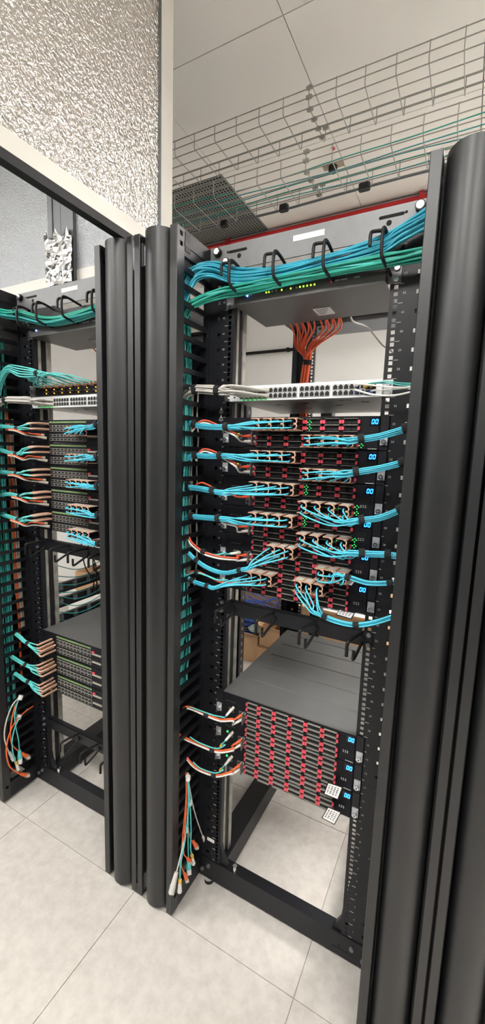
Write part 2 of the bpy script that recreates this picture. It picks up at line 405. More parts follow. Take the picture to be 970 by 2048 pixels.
def make_rack(label):
    t = thing('open_rack', label, 'rack', (0, 0, 0))
    for sgn in (-1, 1):
        o = rail_mesh(sgn).build('front_post', 'black', t)
        b = MB()
        for n in range(0, NU+1):
            x = sgn*0.2445; b.box(x-0.0055, x+0.0055, -0.0006, 0.0004, ZB+n*U-0.0006, ZB+n*U+0.0006)
        stuff(b.build('unit_ticks', 'mark', o))
        me = text_mesh('0', 0.0085); 
        b = MB()
        for n in range(1, NU+1):
            tm = text_mesh(str(n), 0.0080)
            b.add([(v.co.x+sgn*0.2525, -0.0006, v.co.z+zu(n-0.5)) for v in tm.vertices], [tuple(p.vertices) for p in tm.polygons])
            bpy.data.meshes.remove(tm)
        stuff(b.build('unit_numbers', 'mark', o))
        # rear post: mirrored depthwise
        rb = rail_mesh(sgn); rb.v = [(x, 0.75-y, z) for x, y, z in rb.v]; rb.f = [f[::-1] for f in rb.f]
        rb.build('rear_post', 'black', t)
        # side beams bottom and top
        xa, xb = sorted((sgn*0.205, sgn*0.285))
        MB().box(xa, xb, 0.035, 0.715, 0.018, 0.098).build('base_side_beam', 'black', t)
        xa, xb = sorted((sgn*0.262, sgn*0.300))
        MB().box(xa, xb, 0.003, 0.747, 2.085, 2.14).build('top_side_beam', 'black', t)
        # inner upright with galvanised lips behind the left post
        if sgn < 0:
            MB().box(-0.2215, -0.2185, 0.020, 0.033, 0.1, 2.05).build('inner_lip', 'galv', t)
            MB().box(-0.2215, -0.2185, 0.060, 0.080, 0.1, 2.05).build('inner_lip', 'galv', t)
            MB().box(-0.28, -0.222, 0.0335, 0.0595, 0.1, 2.05).build('inner_upright', 'black2', t)
        # gusset at the foot of the post
        b = MB(); pol = [(sgn*0.218, 0.098), (sgn*0.19, 0.098), (sgn*0.196, 0.108), (sgn*0.212, 0.14), (sgn*0.218, 0.17)]
        if sgn > 0: pol = pol[::-1]
        b.prism(pol, 'y', 0.004, 0.02); b.build('gusset', 'black', t)
        MB().cyl((sgn*0.25, 0.05, 0.0), (sgn*0.25, 0.05, 0.02), 0.02, 12).build('levelling_foot', 'black2', t)
        MB().cyl((sgn*0.25, 0.70, 0.0), (sgn*0.25, 0.70, 0.02), 0.02, 12).build('levelling_foot', 'black2', t)
    # front and rear base beams
    for (y0, y1, nm) in ((-0.003, 0.035, 'front_base_beam'), (0.715, 0.753, 'rear_base_beam')):
        b = MB().box(-0.302, 0.302, y0, y0+0.004 if y0 < 0.1 else y1, 0.018, 0.094) if False else MB().box(-0.302, 0.302, y0, y1, 0.018, 0.094)
        bm = b.build(nm, 'black', t)
        if y0 < 0.1:
            for (x, z) in ((0.253, 0.066), (0.288, 0.045), (-0.288, 0.045), (-0.262, 0.07)):
                MB().cyl((x, y0-0.006, z), (x, y0, z), 0.007, 8).build('bolt', 'alud', bm)
            MB().box(0.195, 0.245, y0-0.0006, y0, 0.040, 0.043).build('slot_mark', 'dark', bm)
            MB().cyl((0.215, y0-0.0008, 0.052), (0.215, y0, 0.052), 0.004, 8).build('hole', 'dark', bm)
            b = MB().cyl((-0.16, 0.006, 0.094), (-0.16, 0.006, 0.112), 0.006, 8); b.cyl((-0.16, 0.006, 0.104), (-0.16, 0.006, 0.117), 0.0085, 6); b.build('grounding_bolt', 'steel', bm)
    # top panels with slots
    for (y0, y1, nm) in ((-0.004, 0.0, 'top_front_panel'), (0.75, 0.754, 'top_rear_panel')):
        tp = MB().box(-0.302, 0.302, y0, y1, 2.075, 2.144).build(nm, 'panelgrey', t)
        MB().box(-0.302, 0.302, (y1 if y0 < .1 else y0-0.05), (y1+0.05 if y0 < .1 else y0), 2.140, 2.144).build('panel_flange', 'black', tp)
        yy = y0-0.0006
        for sgn in (-1, 1):
            b = MB().box(sgn*0.21-0.026, sgn*0.21+0.026, yy, yy+0.0008, 2.119, 2.1265); 
            b.cyl((sgn*0.21-0.026, yy, 2.12275), (sgn*0.21-0.026, yy+0.0008, 2.12275), 0.00375, 8); b.cyl((sgn*0.21+0.026, yy, 2.12275), (sgn*0.21+0.026, yy+0.0008, 2.12275), 0.00375, 8)
            b.build('slot', 'dark', tp)
            MB().cyl((sgn*0.205, yy, 2.108), (sgn*0.205, yy+0.0008, 2.108), 0.0065, 10).build('hole', 'dark', tp)
            MB().cyl((sgn*0.243, yy, 2.124), (sgn*0.243, yy+0.0008, 2.124), 0.0035, 8).build('hole', 'dark', tp)
            if y0 < 0.1:
                b = MB().cyl((sgn*0.274, y0, 2.127), (sgn*0.274, y0-0.012, 2.127), 0.0115, 14); b.cyl((sgn*0.274, y0-0.012, 2.127), (sgn*0.274, y0-0.014, 2.127), 0.0085, 14, 1); b.build('thumb_bolt', ['black2', 'steel'], tp)
        if y0 < 0.1:
            lb = MB().box(-0.041, 0.045, y0-0.001, y0, 2.113, 2.1275).build('label_strip', 'paper', tp)
    return t
rackB = make_rack('open black rack with six red-latched switches and wide aqua cable bundles')
rackA = copy_tree(rackB); rackA.location = (XA, 0, 0)
rackA['label'] = 'open black rack standing below the foil boards'
# extras seen only in rack B
b = MB().cyl((-0.242, -0.004, 2.094), (-0.242, -0.018, 2.094), 0.0105, 14); b.cyl((-0.242, -0.018, 2.094), (-0.242, -0.020, 2.094), 0.0078, 14, 1)
b.build('thumb_bolt', ['black2', 'steel'], rackB)
MB().box(-0.272, -0.243, -0.001, 0.0, 0.168, 0.180).build('serial_label', 'paper', rackB)
# direction arrow marks on the left post
b = MB()
for z in (1.655, 1.678):
    for (p0, p1) in (((-0.262, z-0.008), (-0.255, z+0.008)), ((-0.248, z-0.008), (-0.255, z+0.008)), ((-0.262, z-0.008), (-0.248, z-0.008)), ((-0.255, z-0.013), (-0.255, z+0.006)), ((-0.2585, z), (-0.2515, z))):
        b.tube([(p0[0], -0.0008, p0[1]), (p1[0], -0.0008, p1[1])], 0.0007, 4)
b.build('arrow_mark', 'mark', rackB)

# ================================================================= vertical cable managers
def bulge(xc, hw, d, y0, n=16):
    pts = []
    for i in range(n+1):
        a = math.pi*i/n; pts.append((xc-hw*math.cos(a), y0-d*math.sin(a)))
    return pts
fin_b = MB()
for zz in (0,):
    fin_b.box(-0.004, 0.004, -0.122, 0.0, -0.0072, 0.0072)
    fin_b.prism([(-0.135, -0.018), (-0.122, -0.018), (-0.118, -0.0072), (-0.118, 0.0072), (-0.122, 0.018), (-0.135, 0.018)], 'x', -0.004, 0.004)
fin_mesh = fin_b.mesh('finger', ['black'])
def manager(label, xc, right=True, left=True, back=1.88):
    t = thing('cable_manager', label, 'cable manager', (xc, 0, 0))
    z0, z1 = 0.012, 2.141
    YF = -0.165
    for sgn in (-1, 1):
        # corner post: folded channel
        def S_(a, b_): return sorted((sgn*a, sgn*b_))
        b = MB(); xa, xb = S_(0.128, 0.152)
        b.bbox(xa, xb, YF, YF+0.004, z0, z1, 0.0015); 
        for (p_, q_, ye) in ((0.148, 0.152, 0.034), (0.128, 0.131, 0.040)):     # webs, pierced near the ends
            xa, xb = S_(p_, q_); last = z0
            for zc in (0.07, 2.10, 2.125):
                b.box(xa, xb, YF+0.003, YF+ye, last, zc-0.006)
                b.box(xa, xb, YF+0.003, YF+0.012, zc-0.006, zc+0.006); b.box(xa, xb, YF+0.026, YF+ye, zc-0.006, zc+0.006)
                last = zc+0.006
            b.box(xa, xb, YF+0.003, YF+ye, last, z1)
        b.build('corner_post', 'door', t)
        # door: curved bulge between recessed flats + proud meeting stile
        xd = sgn*0.0760
        pol = bulge(xd, 0.0485, 0.055, YF+0.042, 24)
        inner = [(x, y+0.003) for x, y in bulge(xd, 0.0455, 0.052, YF+0.042, 24)][::-1]
        dr = MB().prism(pol+inner, 'z', z0+0.006, z1+0.002, 0, True).build('door', 'door', t)
        b = MB()
        xa, xb = S_(0.118, 0.128); b.box(xa, xb, YF+0.042, YF+0.045, z0+0.006, z1-0.003)
        xa, xb = S_(0.024, 0.034); b.box(xa, xb, YF+0.042, YF+0.045, z0+0.006, z1-0.003)
        b.build('door_flange', 'black', dr)
        b = MB(); xa, xb = S_(0.0032, 0.024); b.bbox(xa, xb, YF, YF+0.004, z0, z1, 0.0015); xa, xb = S_(0.021, 0.024); b.box(xa, xb, YF+0.003, YF+0.040, z0, z1)
        b.build('meeting_stile', 'door', dr)
        # hinge hardware near top and bottom
        b = MB(); xa, xb = S_(0.018, 0.0255)
        for zc in (2.09, 0.06): b.box(xa, xb+0.001, YF+0.010, YF+0.032, zc-0.03, zc+0.03); b.cyl((sgn*0.027, YF+0.02, zc-0.026), (sgn*0.027, YF+0.02, zc+0.026), 0.004, 8)
        stuff(b.build('hinge', 'alud', dr))
        # side frame
        xs = sgn*0.146
        b = MB(); xa, xb = S_(0.138, 0.152)
        b.box(xa, xb, YF+0.034, -0.003, 2.075, 2.141); b.box(xa+0.002, xb+0.002 if sgn > 0 else xb, YF+0.034, -0.003, 2.10, 2.112)
        MB().box(xa, xb, YF+0.034, -0.003, 0.014, 0.085).build('side_foot', 'black', t)
        sf = b.build('side_frame', 'black', t)
        b = MB(); xa, xb = S_(0.150, 0.1535); b.box(xa, xb, YF+0.036, YF+0.060, 2.088, 2.136); b.build('hinge_plate', 'black2', sf)
        b = MB(); xa, xb = S_(0.134, 0.1545); b.box(xa, xb, -0.006, 0.0, 0.02, 2.14); sb = b.build('rear_upright', 'black', t)
        if (sgn > 0 and right) or (sgn < 0 and left):
            for n in range(1, 45):
                link('finger', fin_mesh, t, (sgn*0.144, -0.005, ZB+(n-0.22)*U))
    # top and bottom cross bars, middle spine and back plate
    b = MB().box(-0.15, 0.15, -0.012, -0.006, 2.08, 2.14); b.build('top_bar', 'black', t)
    b = MB().box(-0.15, 0.15, YF+0.045, YF+0.075, 0.012, 0.05); b.build('foot_bar', 'black', t)
    MB().box(-0.136, 0.136, -0.003, 0.0, 0.02, back).build('back_plate', 'black', t)
    MB().box(-0.012, 0.012, -0.105, -0.003, 0.02, 1.95).build('spine', 'black', t)
    return t
manager('black cable manager with two rounded doors between the two racks', XM, right=True, left=False)
manager('black cable manager at the far end of the left rack, mostly cut off', XM-PITCHX, right=True, left=False, back=2.08)
manager('tall black cable manager with rounded doors right beside the aqua cabled rack', XM+PITCHX+0.0025, right=False, left=True)

# ================================================================= switches with red latches
slot_b = MB()
slot_b.box(-0.0215, 0.0215, -0.0015, 0.0, -0.0068, 0.0068, 0)
slot_b.box(-0.0205, 0.0205, -0.0022, -0.0015, -0.0048, -0.0004, 1)
slot_b.box(-0.0195, 0.0195, -0.0085, -0.0015, -0.0086, -0.0079, 2); slot_b.box(-0.0195, 0.0195, -0.0085, -0.0015, 0.0077, 0.0084, 2)
slot_b.box(-0.0008, 0.0008, -0.0030, -0.0015, -0.0052, 0.0060, 0)
slot_mesh = slot_b.mesh('module_slot', ['bezel', 'void', 'silver'])
lat_b = MB()
lat_b.box(-0.0030, 0.0030, -0.0065, -0.001, -0.0045, 0.0045)
lat_mesh = lat_b.mesh('latch', ['red'])
COLX = [-0.1295, -0.0840, -0.0315, 0.0215, 0.0720, 0.1235, 0.1720]
SEG = {'0': 'abcdef'}
def digit(b, x, z, h, y):
    w_ = h*0.5; tk = h*0.12; k = 0.12*h  # slight slant
    def seg(x0, z0, x1, z1):
        b.tube([(x+x0+k*(z0/h), y, z+z0), (x+x1+k*(z1/h), y, z+z1)], tk*0.7, 5)
    hw, hh = w_/2, h/2
    seg(-hw, hh, hw, hh); seg(-hw, -hh, hw, -hh)
    for sx in (-hw, hw): seg(sx, hh*0.15, sx, hh*0.92); seg(sx, -hh*0.92, sx, -hh*0.15)
def ear(b, sgn, z0, z1, mi=0):
    xa, xb = sorted((sgn*0.2195, sgn*0.2435)); b.bbox(xa, xb, -0.0045, -0.0005, z0, z1, 0.002, mi)
def make_switch():
    t = thing('modular_switch', '', 'switch')
    H = 2*U
    b = MB().box(-0.2185, 0.2185, 0.0, 0.56, 0.0012, H-0.0012); b.box(-0.2185, 0.2185, -0.006, 0.0, 0.002, H-0.002)
    ch = b.build('chassis', 'chassis', t)
    b = MB()
    for y in (0.11, 0.21, 0.315, 0.42, 0.515):
        b.prism([(y-0.006, H-0.0012), (y+0.006, H-0.0012), (y+0.003, H+0.0008), (y-0.003, H+0.0008)], 'x', -0.185, 0.20)
    b.build('cover_ridge', 'chassis', ch)
    fb = MB().box(-0.2185, 0.2185, -0.0085, -0.006, 0.002, H-0.002); fb.build('front_bezel', 'bezel', t)
    for c in range(6):
        for rz in (0.25, 0.635, 1.25, 1.635):
            s_ = link('module_slot', slot_mesh, t, ((COLX[c]+COLX[c+1])/2, -0.0085, rz*U))
            s_.scale = ((COLX[c+1]-COLX[c])/0.050, 1, 1)
            for sx in (-1, 1): link('latch', lat_mesh, s_, (sx*0.0215, 0, 0))
    # vent slots between the rows
    b = MB()
    for zz in (0.93, 1.95, 0.06):
        for i in range(66):
            x = -0.127+i*0.0045
            b.box(x, x+0.003, -0.0095, -0.0085, zz*U-0.002, zz*U+0.0005); b.box(x+0.002, x+0.005, -0.0095, -0.0085, zz*U-0.0045, zz*U-0.0025)
    stuff(b.build('vent_holes', 'void', t))
    b = MB()
    for i in range(4):
        for j in range(4): b.cyl((0.186+0.006*i, -0.0095, 0.5*U+0.006*j+0.008), (0.186+0.006*i, -0.0085, 0.5*U+0.006*j+0.008), 0.0021, 6)
    stuff(b.build('vent_holes', 'void', t))
    # display
    w_ = MB().box(0.1945, 0.2168, -0.0095, -0.0085, 1.40*U, 1.86*U).build('display_window', 'window', t)
    b = MB(); digit(b, 0.2035, 1.63*U, 0.0105, -0.0105); digit(b, 0.2125, 1.63*U, 0.0105, -0.0105); b.build('display_digits', 'digit', w_)
    b = MB()
    for i in range(3):
        for j in range(2): b.box(0.186+i*0.006, 0.189+i*0.006, -0.0098, -0.0085, 0.62*U+j*0.0045, 0.62*U+j*0.0045+0.0018)
    stuff(b.build('indicator_print', 'mark', t))
    b = MB(); b.box(0.194, 0.2165, -0.0092, -0.0085, 0.065*U, 0.10*U); b.build('model_print', 'mark', t)
    # management ports on the left
    for (x, z, nm) in ((-0.146, 0.72, 'network_port'), (-0.146, 0.38, 'network_port'), (-0.184, 0.72, 'network_port')):
        b = MB().box(x-0.009, x+0.009, -0.0115, -0.0085, z*U-0.007, z*U+0.007); b.box(x-0.0068, x+0.0068, -0.0122, -0.0115, z*U-0.005, z*U+0.0045, 1); b.build(nm, ['alud', 'void'], t)
    MB().box(-0.1345, -0.1325, -0.030, -0.0085, 0.15*U, 1.0*U).build('cord_guard', 'alud', t)
    b = MB()
    for i in range(5): b.box(-0.205+0.008*i, -0.2035+0.008*i, -0.0092, -0.0085, 1.35*U, 1.38*U)
    stuff(b.build('port_print', 'mark', t))
    for sgn in (-1, 1):
        b = MB(); ear(b, sgn, 0.001, H-0.001, 0); e = b.build('mounting_ear', 'black', t)
        x = sgn*0.2325
        b = MB(); b.box(x-0.009, x+0.009, -0.008, -0.0045, 0.30*U, 0.92*U); b.build('ear_clip', 'zinc', e)
        b = MB(); b.cyl((x, -0.0045, 0.5*U), (x, -0.016, 0.5*U), 0.0062, 10); b.cyl((x, -0.016, 0.5*U), (x, -0.0165, 0.5*U), 0.0035, 6, 1); b.build('captive_screw', ['steel', 'alud'], e)
    return t
sw0 = make_switch()
ORD = ['topmost', 'second', 'third', 'fourth', 'fifth', 'sixth']
SWITCH_BASE = [33, 31, 29, 27, 25, 23]
switches = []
for i, u in enumerate(SWITCH_BASE):
    s_ = sw0 if i == 0 else copy_tree(sw0)
    s_.location = (XB, 0, zu(u)); switches.append(s_)
    s_['label'] = ORD[i]+' of six stacked black switches with red latches and aqua cables'
    s_['group'] = 'red-latched switches'
low = []
for i, u in enumerate((13, 11, 9)):
    s_ = copy_tree(sw0); s_.location = (XB, 0, zu(u)); low.append(s_)
    s_['label'] = ('top', 'middle', 'bottom')[i]+' of three stacked red-latched switches without aqua cables'
    s_['group'] = 'red-latched switches'
# link lights next to plugged modules
def leds(sw, pts, m_='green_led', r=0.0014):
    b = MB()
    for (x, z) in pts:
        for (dx, dz) in ((0, 0), (0.005, 0.004), (0.0045, -0.005), (0.009, 0.0)):
            b.cyl((x+dx, -0.012, z+dz), (x+dx, -0.0085, z+dz), r, 6)
    b.build('link_leds', m_, sw)
for i in (0, 2, 3):
    leds(switches[i], [(0.030, 1.62*U), (0.030, 1.26*U)] + ([(-0.05, 1.45*U)] if i in (0, 2, 3) else []))
for i in (0, 2, 3):
    leds(switches[i], [(0.173, 0.62*U), (0.173, 0.26*U), (0.12, 0.45*U), (0.072, 0.55*U)])

# ================================================================= KVM switch
def make_kvm(label, rack_x, text=True):
    t = thing('kvm_switch', label, 'switch', (rack_x, 0, zu(42)))
    ch = MB().box(-0.209, 0.211, -0.004, 0.20, 0.0015, U-0.0015).build('chassis', 'kvm', t)
    fp = MB().bbox(-0.209, 0.211, -0.022, -0.004, 0.0015, U-0.001, 0.002).build('front_panel', 'kvm', t)
    MB().box(-0.2085, 0.2105, -0.0218, -0.004, 0.0085, 0.0095).build('panel_seam', 'dark', fp)
    if text: text_obj('maker_logo', 'ATEN', 0.0105, 'mark', fp, (-0.192, -0.0226, 0.030))
    b = MB().cyl((-0.165, -0.0245, 0.022), (-0.165, -0.022, 0.022), 0.003, 10); b.build('power_led', 'blue_led', fp)
    MB().box(-0.158, -0.150, -0.0226, -0.022, 0.0213, 0.0227).build('led_print', 'mark', fp)
    MB().box(-0.155, 0.13, -0.0224, -0.022, 0.0265, 0.0270).build('panel_line', 'dark', fp)
    for i, x in enumerate(() if not text else (-0.108, -0.1, -0.09, -0.078, -0.062, -0.05, -0.036, -0.02, -0.01, 0.0, 0.010, 0.020, 0.030)):
        MB().box(x, x+0.0035, -0.0235, -0.022, 0.020, 0.0238).build('port_led', 'lime_led' if i in (0, 1, 4, 6, 8, 9, 10, 11, 12) else 'mark', fp)
    if text: MB().box(0.075, 0.079, -0.0235, -0.022, 0.021, 0.024).build('alert_led', 'red_led', fp)
    b = MB()
    for (a, c) in ((0.086, 0.097), (0.100, 0.117), (0.134, 0.148)): b.box(a, c, -0.0226, -0.022, 0.0215, 0.0245)
    b.build('panel_print', 'mark', fp)
    st = MB().box(-0.01, 0.04, 0.09, 0.15, -0.0005, 0.0016).build('spec_sticker', 'mark', ch)
    b = MB()
    for i in range(4): b.box(-0.004+0.0, 0.034-0.006*i, 0.098+0.012*i, 0.102+0.012*i, -0.0008, -0.0004)
    b.build('sticker_print', 'print', st)
    for sgn in (-1, 1):
        b = MB(); xa, xb = sorted((sgn*0.211, sgn*0.2435)); b.box(xa, xb, -0.0035, -0.0005, 0.002, U-0.002); e = b.build('mounting_ear', 'panelgrey', t)
        for z in (0.0095, 0.036):
            b = MB().cyl((sgn*0.2325, -0.009, z), (sgn*0.2325, -0.003, z), 0.0065, 10, r2=0.0065); b.build('screw', 'steel', e)
    return t
make_kvm('flat grey switch unit with lit blue dot mounted above the orange cables', XB)
make_kvm('flat grey switch unit with blue light in the rack below foil boards', XA, False)

# ================================================================= horizontal ring managers
ring_b = MB()
ring_b.tube(spline([(0.012, 0, 0.046), (0.012, -0.060, 0.054), (0.010, -0.078, 0.046), (0.010, -0.080, 0.0), (0.014, -0.066, -0.016), (0.02, 0, -0.022)], 5), 0.0042, 8)
ring_b.tube(spline([(0.012, -0.058, 0.054), (-0.014, -0.066, 0.053), (-0.018, -0.074, 0.044), (-0.018, -0.076, 0.018)], 5), 0.0042, 8)
ring_mesh = ring_b.mesh('cable_ring', ['black2'])
def ring_manager(label, x, z0, xs, hooks=False, h=U):
    t = thing('ring_panel', label, 'cable manager', (x, 0, z0))
    MB().bbox(-0.243, 0.243, -0.004, -0.0005, 0.001, h-0.001, 0.001).build('panel', 'black', t)
    MB().box(-0.212, 0.212, -0.003, 0.02, h-0.004, h-0.001).build('panel_flange', 'black', t)
    for rx in xs: link('cable_ring', hook_mesh if hooks else ring_mesh, t, (rx, -0.003, 0.0))
    for sgn in (-1, 1):
        MB().cyl((sgn*0.2325, -0.010, 0.008), (sgn*0.2325, -0.003, 0.008), 0.006, 8).build('screw', 'alud', t)
        MB().cyl((sgn*0.2325, -0.010, h-0.008), (sgn*0.2325, -0.003, h-0.008), 0.006, 8).build('screw', 'alud', t)
    return t
hk = MB()
hk.tube(spline([(0.014, 0, 0.040), (0.006, -0.030, 0.040), (-0.004, -0.066, 0.037), (-0.008, -0.074, 0.028), (-0.008, -0.075, -0.004)], 5), 0.0046, 8)
hk.tube(spline([(0.016, 0, 0.022), (0.016, -0.006, 0.012), (0.012, -0.040, -0.004), (0.008, -0.062, -0.014), (0.008, -0.066, -0.006), (0.008, -0.066, 0.012)], 5), 0.0042, 8)
hk.cyl((0.016, -0.006, 0.022), (0.016, 0, 0.022), 0.007, 8)
hook_mesh = hk.mesh('cable_ring', ['black2'])
ring_manager('black panel whose rings hold the blue teal cables', XB, zu(43), (-0.2, -0.07, 0.062, 0.198))
ring_manager('black panel with open hooks below the six switches in the aqua rack', XB, zu(21), (-0.205, -0.065, 0.068, 0.20), True)
ring_manager('black panel whose rings hold the green teal cables below foil boards', XA, zu(43), (-0.2, -0.09, 0.045, 0.19))
ring_manager('black hook panel below the five switches in the left rack', XA, zu(23), (-0.2, -0.05, 0.05, 0.16), True)
ring_manager('black hook panel near the floor in the left rack', XA, zu(4.6), (-0.03, 0.09, 0.2), True)

# ================================================================= white switches
port_b = MB()
port_b.box(-0.0066, 0.0066, -0.0014, 0.0, -0.0070, 0.0070, 0)
port_b.prism([(-0.0056, -0.006), (0.0056, -0.006), (0.0056, 0.003), (0.0030, 0.003), (0.0030, 0.0058), (-0.0030, 0.0058), (-0.0030, 0.003), (-0.0056, 0.003)], 'y', -0.0020, -0.0012, 1)
port_mesh = port_b.mesh('network_port', ['portgrey', 'void'])
def white_switch(label, x, depth=0.375):
    t = thing('network_switch', label, 'switch', (x, 0, zu(36)))
    MB().box(-0.218, 0.218, -0.004, depth, 0.001, U-0.001).build('chassis', 'swgrey', t)
    fp = MB().box(-0.2195, 0.2195, -0.012, -0.004, 0.001, U-0.001).build('front_panel', 'swwhite', t)
    for g in range(4):
        g0 = -0.184+0.0925*g
        MB().box(g0-0.0015, g0+0.0865, -0.0128, -0.012, 0.0055, U-0.0085).build('port_frame', 'portgrey', fp)
        for i in range(6):
            for rz in (0.0135, 0.0285):
                link('network_port', port_mesh, fp, (g0+0.0072+0.0143*i, -0.0128, rz))
    for (a, zz) in ((0.178, 0.026), (0.192, 0.026), (0.178, 0.011), (0.192, 0.011)):
        MB().box(a, a+0.0125, -0.0135, -0.012, zz-0.006, zz+0.006).build('fibre_port', 'void', fp)
    b = MB()
    for (a, c, y, y2) in ((-0.12, -0.10, 0.10, 0.108), (-0.02, 0.0, 0.07, 0.078), (0.06, 0.08, 0.14, 0.148), (0.15, 0.17, 0.08, 0.088), (0.10, 0.115, 0.03, 0.035), (0.02, 0.035, 0.03, 0.035), (-0.05, -0.035, 0.2, 0.206), (0.12, 0.135, 0.03, 0.035)):
        b.box(a, c, y, y2, 0.0005, 0.0012)
    stuff(b.build('underside_slots', 'void', t))
    b = MB()
    for i in range(7): b.box(-0.180+0.014*i, -0.176+0.014*i, -0.0135, -0.012, 0.0022, 0.0042)
    b.build('port_leds', 'green_led', fp)
    MB().box(-0.206, -0.200, -0.0128, -0.012, 0.010, 0.014).build('console_port', 'void', fp)
    for sgn in (-1, 1):
        xa, xb = sorted((sgn*0.2195, sgn*0.2435))
        e = MB().box(xa, xb, -0.0035, -0.0005, 0.002, U-0.002).build('mounting_ear', 'steel', t)
        for z in (0.0095, 0.033): MB().cyl((sgn*0.2325, -0.009, z), (sgn*0.2325, -0.003, z), 0.006, 10).build('screw', 'steel', e)
    return t
white_switch('white switch with two rows of ports and grey patch cords in the aqua rack', XB)
white_switch('white switch with grey patch cords in the rack below foil boards', XA)

# ================================================================= cable bundles
def frame_at(pts, i):
    a = pts[max(i-1, 0)]; c = pts[min(i+1, len(pts)-1)]
    t = (c-a).normalized(); side = t.cross(Vector((0, 0, 1)))
    if side.length < 1e-4: side = Vector((1, 0, 0))
    side.normalize(); return t, side, side.cross(t).normalized()
def offsets(n, r, rng, gap=1.10):
    # hexagonal packing around the centre
    cand = []
    for i in range(-5, 6):
        for j in range(-5, 6):
            cand.append(((i+0.5*(j % 2))*2*r*gap, j*1.732*r*gap))
    cand.sort(key=lambda p: p[0]**2+p[1]**2)
    return cand[:n]
def strap(p, t, r, name='cable_tie_wrap', label='', group=None, L=0.007, m_='velcro'):
    o = MB().tube([p-t*L, p+t*L], r, 14).build(name, m_)
    return tag(o, label, 'cable tie', group)
plug_b = MB()
plug_b.box(-0.0095, 0.0095, -0.040, -0.002, -0.0050, 0.0050)
plug_b.tube([(0, -0.040, 0), (0, -0.056, -0.002)], 0.0042, 8)
plug_mesh = plug_b.mesh('plug', ['bezel'])
def tab_mesh(flip):
    b = MB(); s_ = -1 if flip else 1
    b.box(-0.0145, 0.0145, -0.050, -0.006, s_*0.0068-0.0011, s_*0.0068+0.0011, 0)
    if not flip: b.box(-0.010, 0.008, -0.040, -0.016, s_*0.0068+0.0011, s_*0.0068+0.0015, 1)
    pts = []
    for i in range(9):
        a = math.pi*(-0.5+i/8.0)
        pts.append((0.0085*math.cos(a)+0.004, -0.052, -0.008*math.sin(a)*s_*1.0 - s_*0.002))
    b.tube(pts, 0.0020, 6, 0)
    return b.mesh('pull_tab', ['tab', 'tablabel'])
TAB = {False: tab_mesh(False), True: tab_mesh(True)}
def fan_bundle(label, group, ends, trunk, r=0.0021, m_='aqua', seed=1, straps=(0,), plug=True, slim=False, sag=0.0, spread=1.0, tail=None, rtrunk=None):
    """ends: [(x, z, flip)] plug positions on the rack face; trunk: points from the first strap outward"""
    rng = random.Random(seed); trunk = [Vector(p) for p in trunk]
    offs = offsets(len(ends), r, rng)
    ends2 = sorted(range(len(ends)), key=lambda i: ends[i][1])
    offs = sorted(offs, key=lambda p: p[1])
    for k, ei in enumerate(ends2):
        x, z, flip = ends[ei][:3]; yf = -0.0085
        p0 = Vector((x, yf-0.050, z))
        a, c = offs[k]
        t0, s0, u0 = frame_at(trunk, 0)
        q = trunk[0]+s0*a+u0*c
        d = (q-p0)
        p1 = Vector((x, yf-0.068-0.006*rng.random(), z-0.002)) + Vector((d.x*0.06, 0, -sag*0.3))
        p2 = p0 + d*0.5 + Vector((0, -0.010-0.012*rng.random(), -sag+0.004*rng.uniform(-1, 1)))
        p3 = q - t0*0.03
        pts = [p0, p1, p2, p3]
        for i in range(len(trunk)):
            t, s_, u_ = frame_at(trunk, i); wob = 0.0006
            pts.append(trunk[i]+s_*(a*spread)+u_*(c*spread))
        if (p3-p2).dot(d) <= 0 or (q-p0).length < 0.09: pts.pop(3)
        o = tubeobj('fibre_cable', pts, r, m_, label, 'cable', group, 5, 6)
        if slim:
            e0 = Vector((x, yf-0.006, z)); sp = spline([e0, p0, p1, p1*0.7+p2*0.3], 4)
            MB().tube(sp, 0.0046, 6, 0, 0.0034).build('plug', 'tab', o)
        elif plug:
            pl = link('plug', plug_mesh, o, (x, yf, z)); link('pull_tab', TAB[bool(flip)], pl)
    rb = (rtrunk or (max(math.hypot(*p) for p in offs)+r))+0.0016
    for k, i in enumerate(straps):
        t, s_, u_ = frame_at(trunk, i)
        strap(trunk[i], t, rb, label='black wrap round the '+group, group='wraps on '+group)
def rowz(u, top): return zu(u)+(0.635 if top else 0.25)*U
PX4 = [-0.108, -0.071, -0.034, 0.003]
RX4 = [0.042, 0.080, 0.118, 0.156]
def ends_for(u, xs): return [(x, rowz(u, tp), not tp) for x in xs for tp in (True, False)]
YC = -0.085
LB = [  # unit, plug x, trunk pixels (first strap -> manager), strap indices
    (34, PX4, [(453, 853), (412, 852), (389, 848), (374, 841), (364, 834)], (0, 2)),
    (32, PX4, [(441, 911), (415, 911), (391, 910), (374, 916), (364, 924)], (0, 2)),
    (30, PX4, [(426, 981), (400, 976), (375, 973), (366, 974), (358, 980)], (0, 2)),
    (28, PX4, [(437, 1036), (410, 1034), (383, 1032), (368, 1036), (360, 1042)], (0, 2)),
    (26, [-0.045, -0.014, 0.010], [(480, 1140), (450, 1146), (420, 1138), (393, 1121), (366, 1094), (358, 1080)], (0, 3)),
    (24, [-0.115, -0.085, -0.052], [(415, 1172), (398, 1167), (384, 1161), (364, 1147), (354, 1138)], (0, 2)),
]
nm = ['topmost', 'second', 'third', 'fourth', 'fifth', 'sixth']
for i, (u, xs, tr, st) in enumerate(LB):
    g = 'aqua bundle into left ports of the %s switch' % nm[i]
    fan_bundle('bright aqua cable bundled into left ports of the %s red-latched switch' % nm[i], g, ends_for(u, xs), [at(x, y, YC-0.012*(k == 0)) for k, (x, y) in enumerate(tr)], seed=i, straps=st, sag=0.004 if i < 4 else 0.0)
